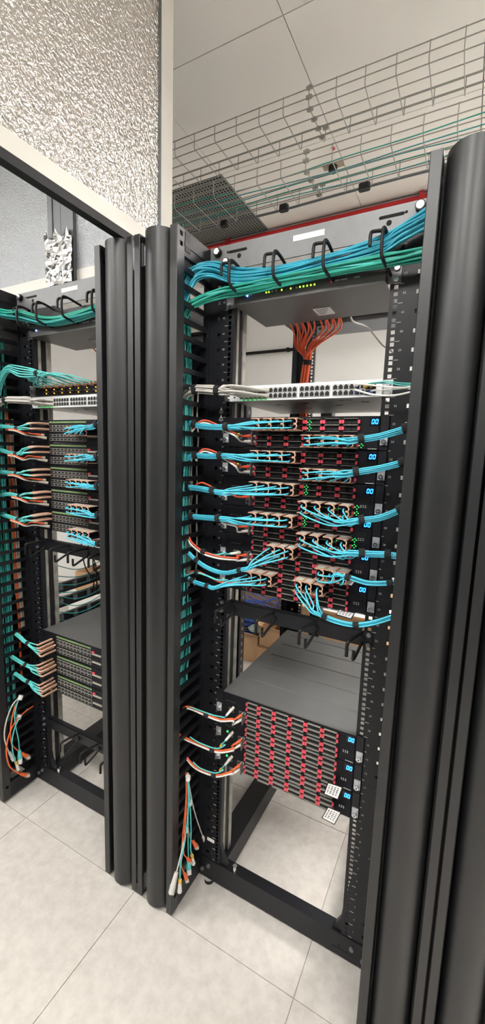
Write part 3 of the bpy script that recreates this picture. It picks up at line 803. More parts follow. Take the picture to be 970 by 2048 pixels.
RB = [
    (33, RX4, [(722, 877), (760, 871), (811, 856), (830, 849)], (0, 2), 0.002),
    (31, RX4, [(712, 943), (760, 935), (804, 924), (825, 918)], (0, 2), 0.002),
    (29, RX4, [(723, 1039), (760, 1034), (800, 1018), (815, 1010)], (0, 2), 0.018),
    (27, RX4, [(723, 1106), (748, 1107), (776, 1108), (800, 1112), (815, 1114)], (0, 2), 0.018),
    (25, [0.100, 0.130, 0.162], [(695, 1154), (735, 1166), (780, 1166), (795, 1163)], (0, 2), 0.004),
    (24, [0.040, 0.068, 0.100], [(648, 1233), (680, 1245), (712, 1250), (745, 1246), (773, 1238), (790, 1232)], (0, 2), 0.010),
]
for i, (u, xs, tr, st, sg) in enumerate(RB):
    g = 'aqua bundle into right ports of the %s switch' % nm[i]
    fan_bundle('bright aqua cable bundled into right ports of the %s red-latched switch' % nm[i], g, ends_for(u, xs), [at(x, y, YC-0.01*(k == 0)) for k, (x, y) in enumerate(tr)], seed=20+i, straps=st, sag=sg)

def rj_plug(b, p, d, m_boot=0, m_plug=1):
    d = d.normalized(); b.tube([p, p+d*0.016], 0.0036, 6, m_boot, 0.0048); 
    return b
def patch(label, group, pts, m_, r=0.0027, boot=None, plugmat='clear', name='patch_cable', plug_end=0, size=1.0):
    pts = [Vector(p) for p in pts]
    o = tubeobj(name, pts, r, m_, label, 'cable', group, 6, 6)
    p = pts[plug_end]; q = pts[1 if plug_end == 0 else -2]; d = (p-q).normalized()
    if boot == 'yellow' and size > 1.5:      # short ring, then a long slim plug body
        MB().tube([p-d*0.006, p+d*0.006], 0.0056, 8).build('boot', boot, o)
        MB().tube([p+d*0.006, p+d*0.040], 0.0050, 6, 0, 0.0078).build('plug', plugmat, o)
    else:
        MB().tube([p-d*0.010, p+d*0.014*size], 0.0036*size, 8, 0, 0.0052*size).build('boot', boot or m_, o)
        MB().tube([p+d*0.014*size, p+d*0.026*size], 0.0060*size, 4).build('plug', plugmat, o)
    return o
# grey patch cords into the white switch
rng = random.Random(11)
trunk = [at(434, 781, -0.075), at(410, 779, -0.08), at(390, 779, -0.085), at(375, 786, -0.085), at(366, 797, -0.08)]
offs = offsets(12, 0.0028, rng)
for k in range(12):
    i, rz = k % 6, (0.0285 if k < 6 else 0.0135)
    x = -0.184+0.0072+0.0143*i; z = zu(36)+rz
    pts = [Vector((x, -0.028, z)), Vector((x-0.012, -0.045, z+0.001)), Vector((x-0.05, -0.062-0.004*(k % 3), z+0.006))]
    if x-0.06 > trunk[0].x+0.02: pts.append(Vector(((x-0.06+trunk[0].x)/2, -0.07, z+0.009)))
    else: pts.pop(2)
    for j in range(len(trunk)):
        t, s_, u_ = frame_at(trunk, j); pts.append(trunk[j]+s_*offs[k][0]+u_*offs[k][1])
    patch('pale grey patch cord plugged into the left ports of the white switch', 'grey patch cords on the white switch', pts, 'cgrey', 0.0026)
for j in (0, 2):
    t, s_, u_ = frame_at(trunk, j); strap(trunk[j], t, 0.0145, label='black wrap round the pale grey patch cords', group='wraps on the grey patch cords')
# cords on the right end of the white switch
z = zu(36)
patch('white patch cord with blue plug drooping from the white switch', None, [(0.160, -0.03, z+0.0135), (0.166, -0.06, z+0.012), at(745, 789, -0.08), at(785, 791, -0.08), at(822, 784, -0.08), at(840, 778, -0.08)], 'cwhite', 0.0024, 'blue')
patch('white patch cord running straight from the white switch to the right manager', None, [(0.160, -0.03, z+0.0285), (0.17, -0.055, z+0.027), at(770, 773, -0.08), at(800, 775, -0.08), at(822, 774, -0.08), at(842, 772, -0.08)], 'cwhite', 0.0022, 'cwhite')
for k, dy in enumerate((0, 4)):
    patch('thin aqua cord with yellow boot leaving the white switch', 'aqua cords with yellow boots', [(0.186+0.012*k, -0.03, z+0.027), (0.198+0.008*k, -0.055, z+0.027), at(775+6*k, 763+dy, -0.08), at(800, 766+dy, -0.08), at(822, 767+dy, -0.08), at(842, 767+dy, -0.08)], 'teal2', 0.0016, 'yellow')
patch('white cord with violet blue plug at the last port of white switch', None, [(0.198, -0.03, z+0.011), (0.206, -0.05, z+0.010), at(790, 778, -0.07), at(818, 776, -0.07), at(842, 775, -0.07)], 'cwhite', 0.0018, 'blue')

# management cords at the left of the upper switches
def mg(i, pix, m_, lab, port=(-0.146, 0.72), boot=None, g=None):
    u = SWITCH_BASE[i]; p0 = Vector((port[0], -0.030, zu(u)+port[1]*U))
    pts = [p0, p0+Vector((-0.012, -0.02, 0))] + [at(x, y, Y) for x, y, Y in pix]
    return patch(lab, g, pts, m_, 0.0027, boot or m_)
for i, (pa) in enumerate(([(470, 866, -0.09), (440, 852, -0.078), (412, 841, -0.075), (397, 845, -0.085), (385, 858, -0.08)],
                          [(470, 926, -0.09), (440, 908, -0.078), (412, 898, -0.075), (400, 903, -0.085), (392, 915, -0.08)])):
    mg(i, pa, 'redo', 'red orange patch cord at left of the %s switch' % nm[i])
    mg(i, [(x-1, y+5, Y) for x, y, Y in pa], 'cwhite', 'white patch cord at left of the %s switch' % nm[i], (-0.146, 0.38))
mg(2, [(465, 990, -0.06), (440, 982, -0.075), (412, 968, -0.08), (400, 966, -0.08), (385, 975, -0.07)], 'redo', 'red orange patch cord at left of the third switch')
mg(3, [(470, 1050, -0.07), (450, 1044, -0.08), (430, 1036, -0.08)], 'redo', 'red orange patch cord at left of the fourth switch')
mg(3, [(472, 1053, -0.07), (450, 1047, -0.085), (430, 1037, -0.08)], 'cwhite', 'white patch cord at left of the fourth switch', (-0.146, 0.38))
pa = [(475, 1116, -0.07), (440, 1113, -0.09), (407, 1103, -0.095), (385, 1086, -0.09), (379, 1076, -0.085), (372, 1060, -0.08)]
mg(4, pa, 'redo', 'red orange patch cord sweeping down to the fifth switch')
mg(4, [(x-2, y+4, Y) for x, y, Y in pa], 'cwhite', 'white patch cord sweeping down to the fifth switch', (-0.146, 0.38))
mg(4, [(450, 1106, -0.06), (430, 1110, -0.08), (410, 1104, -0.085)], 'teal2', 'thin teal cord with yellow white plug at the fifth switch', (-0.184, 0.72), 'cwhite')
t0 = at(407, 1103, -0.093); strap(t0, (at(420, 1108, -0.09)-at(395, 1096, -0.09)).normalized(), 0.0085, label='black wrap on the cords sweeping to the fifth switch')
pa = [(468, 1166, -0.06), (440, 1164, -0.085), (415, 1152, -0.09), (395, 1143, -0.09), (380, 1144, -0.085), (372, 1152, -0.08)]
mg(5, pa, 'redo', 'red orange patch cord at left of the sixth switch')
mg(5, [(455, 1160, -0.07), (435, 1160, -0.09), (410, 1150, -0.095), (390, 1145, -0.095), (375, 1150, -0.085)], 'teal2', 'thin teal cord with white plug at the sixth switch', (-0.184, 0.72), 'cwhite')
strap(at(394, 1144, -0.092), (at(415, 1152, -0.09)-at(394, 1144, -0.09)).normalized(), 0.008, label='black wrap on the thin cords by the sixth switch')
# management cords of the lower three switches
LOWP = [[(466, 1438), (440, 1438), (413, 1428), (386, 1416), (374, 1413), (366, 1416)], [(466, 1497), (444, 1501), (425, 1498), (395, 1486), (366, 1473), (358, 1468)], [(464, 1543), (440, 1549), (428, 1548), (400, 1538), (384, 1527), (374, 1515)]]
TEALP = [[(448, 1435), (425, 1430), (400, 1421), (380, 1414)], [(450, 1490), (432, 1497), (400, 1486), (380, 1474)], [(446, 1540), (430, 1546), (402, 1537), (386, 1524)]]
for i in range(3):
    u = (13, 11, 9)[i]; w3 = ('top', 'middle', 'bottom')[i]
    for (m_, pz, off, col) in (('orange', 0.72, 0, 'orange'), ('cwhite', 0.38, 4, 'white')):
        p0 = Vector((-0.146, -0.030, zu(u)+pz*U))
        pts = [p0, p0+Vector((-0.010, -0.02, -0.004))]+[at(x, y+off, -0.085) for x, y in LOWP[i]]
        patch('%s patch cord looping to the %s lower switch' % (col, w3), None, pts, m_, 0.0030, m_)
    p0 = Vector((-0.184, -0.030, zu(u)+0.72*U))
    pts = [p0, p0+Vector((-0.008, -0.02, -0.012))]+[at(x, y, -0.09) for x, y in TEALP[i]]
    o = patch('thin teal cord with white plug and yellow ring at %s lower switch' % w3, None, pts, 'teal2', 0.0020, 'cwhite', 'clear')
    MB().tube([pts[1]+Vector((-0.006, 0, -0.010)), pts[1]+Vector((-0.001, 0, 0.0))], 0.0042, 8).build('boot_ring', 'yellow', o)
    k = 2 if i != 0 else 2
    a_, c_ = at(*LOWP[i][1], -0.087), at(*LOWP[i][3], -0.087)
    strap(at(LOWP[i][2][0], LOWP[i][2][1]+2, -0.086), (c_-a_).normalized(), 0.0085, label='black wrap on the cords of the %s lower switch' % w3)
    if i > 0: MB().cyl((-0.196, -0.0125, 0.9*U), (-0.196, -0.0085, 0.9*U), 0.003, 8).build('port_led', 'green_led', low[i])
for i in (0, 1): MB().bbox(-0.1905, -0.1845, -0.0125, -0.0085, 0.74*U, 0.92*U, 0.001).build('port_led', 'lime_led', switches[i])

# ================================================================= teal mains across the top of both racks
def thick_bundle(label, group, pts, n, r, mats, seed, flat=1.0, name='trunk_cable', loose=0.004):
    rng = random.Random(seed); pts = [Vector(p) for p in pts]; offs = offsets(n, r, rng, 1.0)
    base = list(offs)
    for k in range(n):
        q = []
        for j in range(len(pts)):
            t, s_, u_ = frame_at(pts, j)
            a, c = base[k]
            q.append(pts[j]+s_*(a*flat+rng.uniform(-loose, loose))+u_*(c/flat+rng.uniform(-loose, loose)))
        tubeobj(name, q, r, mats[k % len(mats)], label, 'cable', group, 6, 6)
YT = -0.045
blue = [(352, 650, -0.09), (365, 590, -0.09), (385, 549, -0.075), (425, 540, -0.05), (475, 553, YT), (560, 546, YT), (652, 524, YT), (755, 495, YT), (800, 467, YT), (860, 432, -0.05), (900, 405, -0.06)]
thick_bundle('glossy blue teal cable in the thick run above the grey switch unit', 'blue teal cables held by top rings', [at(*p) for p in blue], 24, 0.0031, ['bluet', 'aqua', 'bluet', 'bluet'], 3, 0.9)
grn = [(352, 690, -0.08), (368, 625, -0.085), (395, 602, -0.07), (440, 586, -0.055), (480, 578, -0.05), (560, 562, -0.048), (655, 542, -0.05), (770, 521, -0.055), (850, 506, -0.055), (890, 498, -0.06)]
thick_bundle('sea green cable running below the blue teal run above grey switch unit', 'green cables held by top rings', [at(*p) for p in grn], 14, 0.0029, ['green', 'green', 'teal2', 'green'], 4, 1.0)
grnA = [(-25, 618, -0.09), (10, 628, -0.08), (45, 632, -0.06), (95, 643, YT), (145, 634, YT), (195, 619, YT), (240, 606, YT), (290, 596, YT)]
thick_bundle('sea green cable in the run along the top of the left rack', 'green cables along the top of the left rack', [at(*p) for p in grnA], 18, 0.0035, ['green', 'teal2', 'green', 'teal'], 6, 1.0)
# ================================================================= vertical runs inside the managers
def vertical(label, group, x, y, z0, z1, n, r, m_, seed, lean=0.0, wob=0.006):
    rng = random.Random(seed)
    for k in range(n):
        px, py = x+rng.uniform(-0.012, 0.012), y-(n/2-k)*2*r*0.95
        pts = []; m2 = 9
        for j in range(m2):
            f = j/(m2-1); z = z1+(z0-z1)*f
            pts.append((px+rng.uniform(-wob, wob)*0.6, py+lean*f+rng.uniform(-wob, wob)*0.5, z+rng.uniform(-0.01, 0.01)))
        tubeobj('riser_cable', pts, r, m_[k % len(m_)] if isinstance(m_, list) else m_, label, 'cable', group, 4, 6)
xi = XM+0.128
vertical('teal cable dropping inside the manager between the racks', 'teal risers between the racks', xi-0.004, -0.088, 1.62, 2.06, 8, 0.0027, ['teal', 'teal2', 'teal'], 1, 0.040)
vertical('dark green cable dropping inside the manager between the racks', 'green risers between the racks', xi-0.02, -0.062, 1.55, 2.05, 7, 0.0027, ['green', 'teal'], 2, 0.034)
vertical('teal cable beside the aqua bundles inside the manager between racks', 'middle teal risers between the racks', xi, -0.086, 1.08, 1.70, 9, 0.0027, ['teal', 'teal2', 'green', 'teal'], 31, 0.0)
vertical('teal cable loop low inside the manager between the racks', 'low teal loops between the racks', xi-0.012, -0.062, 0.78, 1.06, 14, 0.0034, ['teal', 'green', 'teal2'], 3, -0.02)
vertical('tan cable rising inside the manager between the racks', 'tan risers between the racks', xi-0.010, -0.032, 1.12, 1.74, 6, 0.0028, ['tan', 'cgrey'], 4)
vertical('orange cable rising inside the manager between the racks', 'orange risers between the racks', xi-0.02, -0.060, 1.16, 1.74, 2, 0.0026, 'orange', 5, 0.02)
vertical('faint teal cable low in the manager between the racks', 'lowest teal risers between the racks', xi-0.02, -0.09, 0.40, 0.85, 4, 0.0026, 'green', 6)
xl = XM-PITCHX+0.112
vertical('teal riser inside the manager at the left edge', 'teal risers at the left edge', xl, -0.088, 0.34, 2.0, 11, 0.0030, ['teal', 'teal2', 'green'], 7)
vertical('green riser inside the manager at the left edge', 'green risers at the left edge', xl-0.02, -0.045, 0.9, 1.98, 8, 0.0030, ['green', 'teal'], 8, 0.01)
vertical('orange riser inside the manager at the left edge', 'orange risers at the left edge', xl+0.008, -0.040, 0.52, 1.70, 2, 0.0036, 'orange', 9, 0.01)
vertical('grey riser inside the manager at the left edge', 'grey risers at the left edge', xl+0.006, -0.025, 0.75, 1.66, 4, 0.0034, ['cgrey', 'tan'], 10, 0.012)

# ================================================================= orange cables behind the KVM units
def orange_set(dx, label, group, seed):
    rng = random.Random(seed)
    st = Vector((-0.085, 0.275, 1.862)); en = [Vector((-0.115, 0.33, 1.76)), Vector((-0.135, 0.405, 1.68)), Vector((-0.14, 0.43, 1.50)), Vector((-0.14, 0.47, 1.20))]
    offs = offsets(15, 0.0030, rng)
    for k in range(15):
        x = -0.135+0.0108*k+(0.018 if k > 7 else 0); a, c = offs[k]
        z = zu(42)+0.012+0.012*(k % 2)
        pts = [Vector((x, 0.200, z)), Vector((x, 0.228, z-0.002)), Vector((x*0.9-0.004, 0.250, z-0.03)), st+Vector(((x+0.04)*0.45, -0.004, 0.05)), st+Vector((a, c, 0))] + [e+Vector((a, c, 0)) for e in en]
        pts = [p+Vector((dx, 0, 0)) for p in pts]
        o = tubeobj('power_cord', pts, 0.0028, 'orange' if k % 3 else 'redo', label, 'cable', group, 5, 6)
        MB().tube([pts[0]+Vector((0, -0.002, 0)), pts[0]+Vector((0, 0.014, 0))], 0.0055, 6).build('plug', 'redo', o)
    strap(st+Vector((dx, 0, 0)), Vector((0.15, -0.2, 1)).normalized(), 0.0155, label='black wrap gathering the '+group, L=0.008)
orange_set(XB, 'orange cable fanning down from the grey switch unit in aqua rack', 'orange cables of the aqua rack', 1)
orange_set(XA, 'orange cable fanning down from the grey switch unit in left rack', 'orange cables of the left rack', 2)
tubeobj('thin_cord', [(0.07, 0.20, zu(42)+0.01), (0.075, 0.235, zu(42)-0.004), at(735, 655, 0.3), at(765, 690, 0.28), at(786, 706, 0.2), (0.235, 0.12, 1.78), (0.25, 0.10, 1.70)], 0.0028, 'cgrey', 'thin grey cord slanting behind the right post of the aqua rack')

# ================================================================= tag cards
def card(label, quad, Y=-0.03):
    pts = [at(x, y, Y+dy) for x, y, dy in quad]
    nrm = (pts[1]-pts[0]).cross(pts[3]-pts[0]).normalized()
    if nrm.y > 0: nrm = -nrm
    c = sum(pts, Vector())/4
    t = thing('tag_card', label, 'card', c)
    P = [p-c for p in pts]
    b = MB(); b.add(P+[p-nrm*0.0012 for p in P], [(0, 1, 2, 3), (7, 6, 5, 4), (0, 4, 5, 1), (1, 5, 6, 2), (2, 6, 7, 3), (3, 7, 4, 0)]); b.build('sleeve', 'black2', t)
    def q(u, v, o): return (P[0]*(1-u)*(1-v)+P[1]*u*(1-v)+P[2]*u*v+P[3]*(1-u)*v)+nrm*o
    b = MB(); b.add([q(u, v, h) for h in (0.0003, 0.0008) for u, v in ((0.06, 0.07), (0.94, 0.07), (0.94, 0.93), (0.06, 0.93))], [(0, 1, 2, 3), (4, 7, 6, 5), (0, 4, 5, 1), (1, 5, 6, 2), (2, 6, 7, 3), (3, 7, 4, 0)])
    cardo = b.build('card', 'paper', t)
    b = MB(); rg = random.Random(len(label))
    for k in range(4):
        for j in range(5):
            u0 = 0.14+0.19*k; v0 = 0.18+0.13*j; wv = 0.05+0.04*rg.random()
            b.add([q(u0, v0, 0.0012), q(u0+0.10, v0, 0.0012), q(u0+0.10, v0+wv, 0.0012), q(u0, v0+wv, 0.0012)], [(0, 1, 2, 3)])
    stuff(b.build('print', 'print', cardo))
card('white tag card hanging from the middle lower switch', [(656, 1564, 0), (686, 1574, 0), (676, 1600, -0.008), (647, 1588, -0.008)])
card('white tag card hanging below the bottom lower switch', [(656, 1613, 0), (683, 1624, 0), (669, 1650, -0.008), (643, 1636, -0.008)])
card('grey white tag card sticking out under the sixth switch', [(680, 1218, 0.016), (710, 1227, 0.016), (703, 1238, -0.022), (671, 1229, -0.022)], -0.02)
card('grey white tag card sticking out under the fifth switch', [(686, 1157, 0.016), (711, 1163, 0.016), (704, 1172, -0.02), (678, 1165, -0.02)], -0.02)

# ================================================================= rack A equipment
def make_fabric():
    t = thing('fabric_switch', '', 'switch'); H = 2*U
    MB().box(-0.2185, 0.2185, -0.004, 0.50, 0.0012, H-0.0012).build('chassis', 'chassis', t)
    fp = MB().box(-0.2185, 0.2185, -0.0085, -0.004, 0.002, H-0.002).build('front_bezel', 'bezel', t)
    b = MB()
    for i in range(10):
        x = -0.126+0.0205*i
        for z in (0.28, 0.62, 1.08, 1.40):
            b.box(x, x+0.0185, -0.0105, -0.0085, z*U-0.0045, z*U+0.0055, 0)
            b.box(x+0.0015, x+0.017, -0.0112, -0.0105, z*U-0.003, z*U+0.004, 1)
    stuff(b.build('port_grid', ['portdim', 'void'], fp))
    b = MB()
    for i in range(20): b.box(-0.126+0.01025*i, -0.1185+0.01025*i, -0.0105, -0.0085, 1.70*U, 1.84*U)
    stuff(b.build('port_legends', 'legend', fp))
    for z in (0.55, 1.30): MB().box(0.085, 0.135, -0.0125, -0.0085, z*U-0.002, z*U+0.004).build('slot_bar', 'silver', fp)
    MB().box(0.085, 0.098, -0.013, -0.0085, 1.42*U, 1.56*U).build('latch', 'red', fp)
    for x in (-0.20, -0.175): MB().box(x, x+0.015, -0.0105, -0.0085, 0.5*U, 0.85*U).build('network_port', 'void', fp)
    for sgn in (-1, 1):
        b = MB(); ear(b, sgn, 0.001, H-0.001); e = b.build('mounting_ear', 'black', t)
        MB().cyl((sgn*0.2325, -0.0045, 0.5*U), (sgn*0.2325, -0.012, 0.5*U), 0.006, 8).build('captive_screw', 'steel', e)
    return t
fb0 = make_fabric(); AU = [33, 31, 29, 27, 25, 13, 11, 9]; fabs = []
for i, u in enumerate(AU):
    s_ = fb0 if i == 0 else copy_tree(fb0); s_.location = (XA, 0, zu(u)); fabs.append(s_)
    s_['group'] = 'green-striped switches of the left rack'
    s_['label'] = ('%s of five green-striped switches in the left rack' % nm[i]) if i < 5 else ('%s of three low green-striped switches in the left rack' % ('top', 'middle', 'bottom')[i-5])
def fan_A(i, u, trunk, n=6):
    lab = ORD[i] if i < 5 else 'low '+('top', 'middle', 'bottom')[i-5]
    ends = [(XA-0.150+0.012*k, zu(u)+(1.62 if tp else 1.15)*U, not tp) for k in range(3) for tp in (True, False)]
    if i >= 5: ends = [(XA-0.150+0.010*k, zu(u)+(1.45-0.25*k if tp else 0.95-0.25*k)*U, not tp) for k in range(3) for tp in (True, False)]
    fan_bundle('teal cable with beige plugs at left of the %s left rack switch' % lab, 'teal bundle at %s left rack switch' % lab, ends, [at(x, y, -0.09) for x, y in trunk], r=0.0026, m_='teal2', seed=60+i, straps=(0,), slim=True)
TA = [[(35, 857), (22, 855), (10, 853), (-8, 852)], [(33, 908), (20, 906), (8, 902), (-6, 898)], [(34, 947), (20, 946), (8, 944), (-6, 945)], [(40, 993), (28, 990), (17, 988), (2, 990)], [(37, 1040), (25, 1036), (14, 1032), (0, 1028)],
      [(56, 1287), (48, 1282), (42, 1276), (32, 1268)], [(52, 1330), (42, 1325), (34, 1320), (22, 1312)], [(57, 1364), (48, 1360), (42, 1355), (30, 1347)]]
for i in range(8):
    fan_A(i, AU[i], TA[i])
    if i < 5:
        for k, (m_, col) in enumerate((('orange', 'orange'), ('cgrey', 'grey'))):
            p0 = Vector((XA-0.172+0.012*k, -0.030, zu(AU[i])+0.68*U-0.010*k)); tr = TA[i]
            patch('%s cord slanting to the %s left rack switch' % (col, nm[i]), None, [p0, p0+Vector((-0.025, -0.025, 0.004)), at(tr[0][0]+13, tr[0][1]+9+3*k, -0.080), at(tr[0][0]-4, tr[0][1]+3+2*k, -0.100), at(tr[1][0]-4, tr[1][1]+3+2*k, -0.098)], m_, 0.0028)
# right-hand cables of the left rack, running behind the manager doors
for i in range(5):
    u = AU[i]; zz = zu(u)+(1.05 if i == 0 else 0.95-0.12*i)*U
    ends = [(XA+0.035+0.03*k, zz+(0.004 if tp else -0.012), not tp) for k in range(4) for tp in (True, False)]
    tgt = [Vector((XA+0.215, -0.085, zz+0.018-0.008*i)), Vector((XA+0.255, -0.085, zz+0.03-0.01*i)), Vector((XA+0.30, -0.085, zz+0.03-0.01*i))]
    fan_bundle('sky blue cable at right of the %s left rack switch' % nm[i], 'sky blue bundle at %s left rack switch' % nm[i], ends, tgt, r=0.0024, m_='aqua', seed=80+i, straps=(0,))
# amber patch box
t = thing('fibre_patch_box', 'black patch box with two rows of amber lights under teal cables', 'patch box', (XA, 0, zu(37)))
MB().box(-0.2185, 0.2185, -0.006, 0.30, 0.001, U-0.001).build('chassis', 'chassis', t)
fp = MB().box(-0.2, 0.2, -0.0095, -0.006, 0.004, U-0.003).build('front_bezel', 'bezel', t)
for i in range(12):
    x = -0.135+0.046*0.62*i*1.62/1.62
    x = -0.135+0.046*i*0.97 if i < 8 else None
    if x is None: continue
    for z in (0.010, 0.024): MB().cyl((x, -0.0125, z), (x, -0.0095, z), 0.0017, 8).build('port_led', 'amber_led', fp)
    MB().box(x-0.016, x+0.016, -0.0115, -0.0095, 0.015, 0.0175).build('port_shelf', 'alud', fp)
for sgn in (-1, 1):
    xa, xb = sorted((sgn*0.2185, sgn*0.2435)); e = MB().box(xa, xb, -0.004, -0.0005, 0.002, U-0.002).build('mounting_ear', 'panelgrey', t)
    MB().cyl((sgn*0.2325, -0.009, 0.5*U), (sgn*0.2325, -0.003, 0.5*U), 0.006, 8).build('screw', 'steel', e)
rng = random.Random(9)
trk = [at(75, 747, -0.09), at(45, 744, -0.10), at(18, 738, -0.10), at(2, 760, -0.09), at(-8, 800, -0.085)]
for k in range(16):
    x = XA-0.145+0.019*k; z = zu(37)+0.034+0.004*(k % 2); offs = offsets(16, 0.0026, rng); a, c = offs[k]
    pts = [Vector((x, -0.012, z)), Vector((x-0.012, -0.05, z+0.004)), Vector((x-0.045-0.003*k, -0.075-0.01*rng.random(), z+0.02+0.012*rng.random()))]
    if x < XA-0.12: pts.pop()
    for j in range(len(trk)):
        t_, s_, u_ = frame_at(trk, j); w2 = 1.0 if j != 1 else 1.8
        pts.append(trk[j]+s_*a*w2+u_*c*w2)
    o = tubeobj('fibre_cable', pts, 0.0024, 'teal2', 'pale teal cable fanning into the amber lit patch box', 'cable', 'teal cables of the amber patch box', 5, 6)
    MB().box(pts[0].x-0.004, pts[0].x+0.004, -0.030, -0.010, z-0.004, z+0.004).build('plug', 'tab', o)
strap(at(75, 747, -0.09), (at(60, 745, -0.09)-at(85, 748, -0.09)).normalized(), 0.0135, label='black wrap on the teal cables of the amber lit patch box')
# grey cords of the left white switch
trunk = [at(60, 801, -0.075), at(35, 800, -0.085), at(12, 800, -0.09), at(0, 806, -0.09)]
offs = offsets(12, 0.0028, rng)
for k in range(12):
    i, rz = k % 6, (0.0285 if k < 6 else 0.0135)
    x = XA-0.184+0.0072+0.0143*i; z = zu(36)+rz
    pts = [Vector((x, -0.028, z)), Vector((x-0.012, -0.045, z+0.001))]
    if x > trunk[0].x+0.05: pts.append(Vector(((x+trunk[0].x)/2, -0.068, z+0.004)))
    for j in range(len(trunk)):
        t_, s_, u_ = frame_at(trunk, j); pts.append(trunk[j]+s_*offs[k][0]+u_*offs[k][1])
    patch('dull grey patch cord on the white switch of the left rack', 'grey patch cords of the left rack', pts, 'cgrey', 0.0026)
strap(trunk[2], (trunk[2]-trunk[1]).normalized(), 0.0145, label='dark wrap on the dull grey cords of the left rack')

# ================================================================= loose hanging cords
def hang(label, pix, X, m_, r, boot, plugm, size=1.25, g=None):
    pts = [atX(x, y, X+dx) for x, y, dx in pix][::-1]
    return patch(label, g, pts, m_, r, boot, plugm, 'dangling_cable', 0, size)
XH = -0.288
hang('loose grey cord with clear plug swinging from the middle manager', [(376, 1545, -0.02), (379, 1575, 0), (388, 1620, 0), (400, 1658, 0), (407, 1676, 0)], XH, 'cgrey', 0.0022, 'cgrey', 'cwhite')
hang('loose orange cord ending beside the serial label', [(374, 1545, -0.02), (373, 1590, 0), (374, 1630, 0), (379, 1672, 0.002), (388, 1686, 0.004)], XH, 'orange', 0.0022, 'orange', 'clear', 1.5)
hang('loose orange cord with the lowest orange plug', [(372, 1545, -0.02), (372, 1600, 0), (366, 1665, 0), (362, 1725, 0), (367, 1742, 0.003), (370, 1750, 0.004)], XH, 'orange', 0.0022, 'orange', 'clear', 1.4)
hang('loose orange cord with the middle orange plug', [(375, 1560, -0.02), (371, 1640, 0.003), (367, 1700, 0.003), (372, 1714, 0.004), (377, 1719, 0.004)], XH+0.003, 'orange', 0.0020, 'orange', 'clear', 1.4)
hang('loose white cord ending in a grey plug near manager foot', [(371, 1655, 0.0), (366, 1690, 0.002), (358, 1725, 0.002), (351, 1752, 0.003)], XH+0.004, 'cgrey', 0.0024, 'cgrey', 'cgrey', 1.8)
hang('loose white cord with yellow ringed plug near manager foot', [(375, 1555, -0.01), (377, 1610, 0.003), (370, 1680, 0.004), (361, 1730, 0.004), (360, 1762, 0.004)], XH+0.006, 'teal2', 0.0022, 'yellow', 'cwhite', 1.8)
hang('loose teal cord with yellow ringed white plug in the middle', [(377, 1550, -0.01), (380, 1610, 0.003), (382, 1660, 0.003), (381, 1695, 0.004), (384, 1712, 0.004)], XH+0.004, 'teal2', 0.0024, 'yellow', 'cwhite', 1.8)
hang('loose teal cord ending in a slim white plug', [(376, 1552, -0.01), (376, 1640, 0.002), (376, 1690, 0.003), (377, 1724, 0.003)], XH+0.002, 'teal2', 0.0022, 'teal2', 'cwhite', 1.8)
for (x, y, lab) in ((376, 1556, 'top'), (379, 1606, 'middle'), (371, 1660, 'lowest')):
    p = atX(x, y, XH+0.002); tag(MB().tube([p+Vector((0, 0, -0.007)), p+Vector((0, 0, 0.007))], 0.0085, 8).build('cord_tie', 'cwhite'), '%s white tie on the loose cords of the middle manager' % lab, 'cable tie')
XL = -1.198
hang('loose grey cord arching down inside the left edge manager', [(42, 1392, -0.01), (25, 1410, 0), (12, 1445, 0), (9, 1475, 0), (16, 1500, 0), (21, 1508, 0)], XL, 'cgrey', 0.0030, 'cgrey', 'cwhite', 1.6)
hang('loose orange cord with the highest orange plug at the left edge', [(40, 1396, -0.01), (28, 1420, 0), (21, 1460, 0), (24, 1488, 0), (38, 1503, 0), (46, 1508, 0)], XL+0.004, 'orange', 0.0030, 'orange', 'clear', 1.8)
hang('loose orange cord with the lowest orange plug at the left edge', [(70, 1410, -0.03), (45, 1428, 0), (24, 1455, 0), (13, 1495, 0), (18, 1530, 0), (36, 1546, 0), (44, 1548, 0)], XL+0.006, 'orange', 0.0030, 'orange', 'clear', 1.7)
hang('loose teal cord with white plug at the left edge', [(38, 1394, -0.01), (30, 1425, 0), (31, 1450, 0), (37, 1480, 0), (39, 1505, 0)], XL+0.008, 'teal2', 0.0028, 'teal2', 'cwhite', 2.0)
hang('loose grey teal cord with yellow ringed plug at the left edge', [(55, 1418, -0.02), (40, 1435, 0), (30, 1455, 0), (24, 1485, 0), (28, 1515, 0), (32, 1526, 0)], XL+0.010, 'teal2', 0.0028, 'yellow', 'cwhite', 2.0)
for (x, y, lab) in ((41, 1395, 'upper'), (38, 1434, 'lower')):
    p = atX(x, y, XL+0.002); tag(MB().tube([p+Vector((0, -0.004, -0.008)), p+Vector((0, 0.004, 0.008))], 0.010, 8).build('cord_tie', 'cwhite'), '%s white tie on the loose cords at the left edge' % lab, 'cable tie')

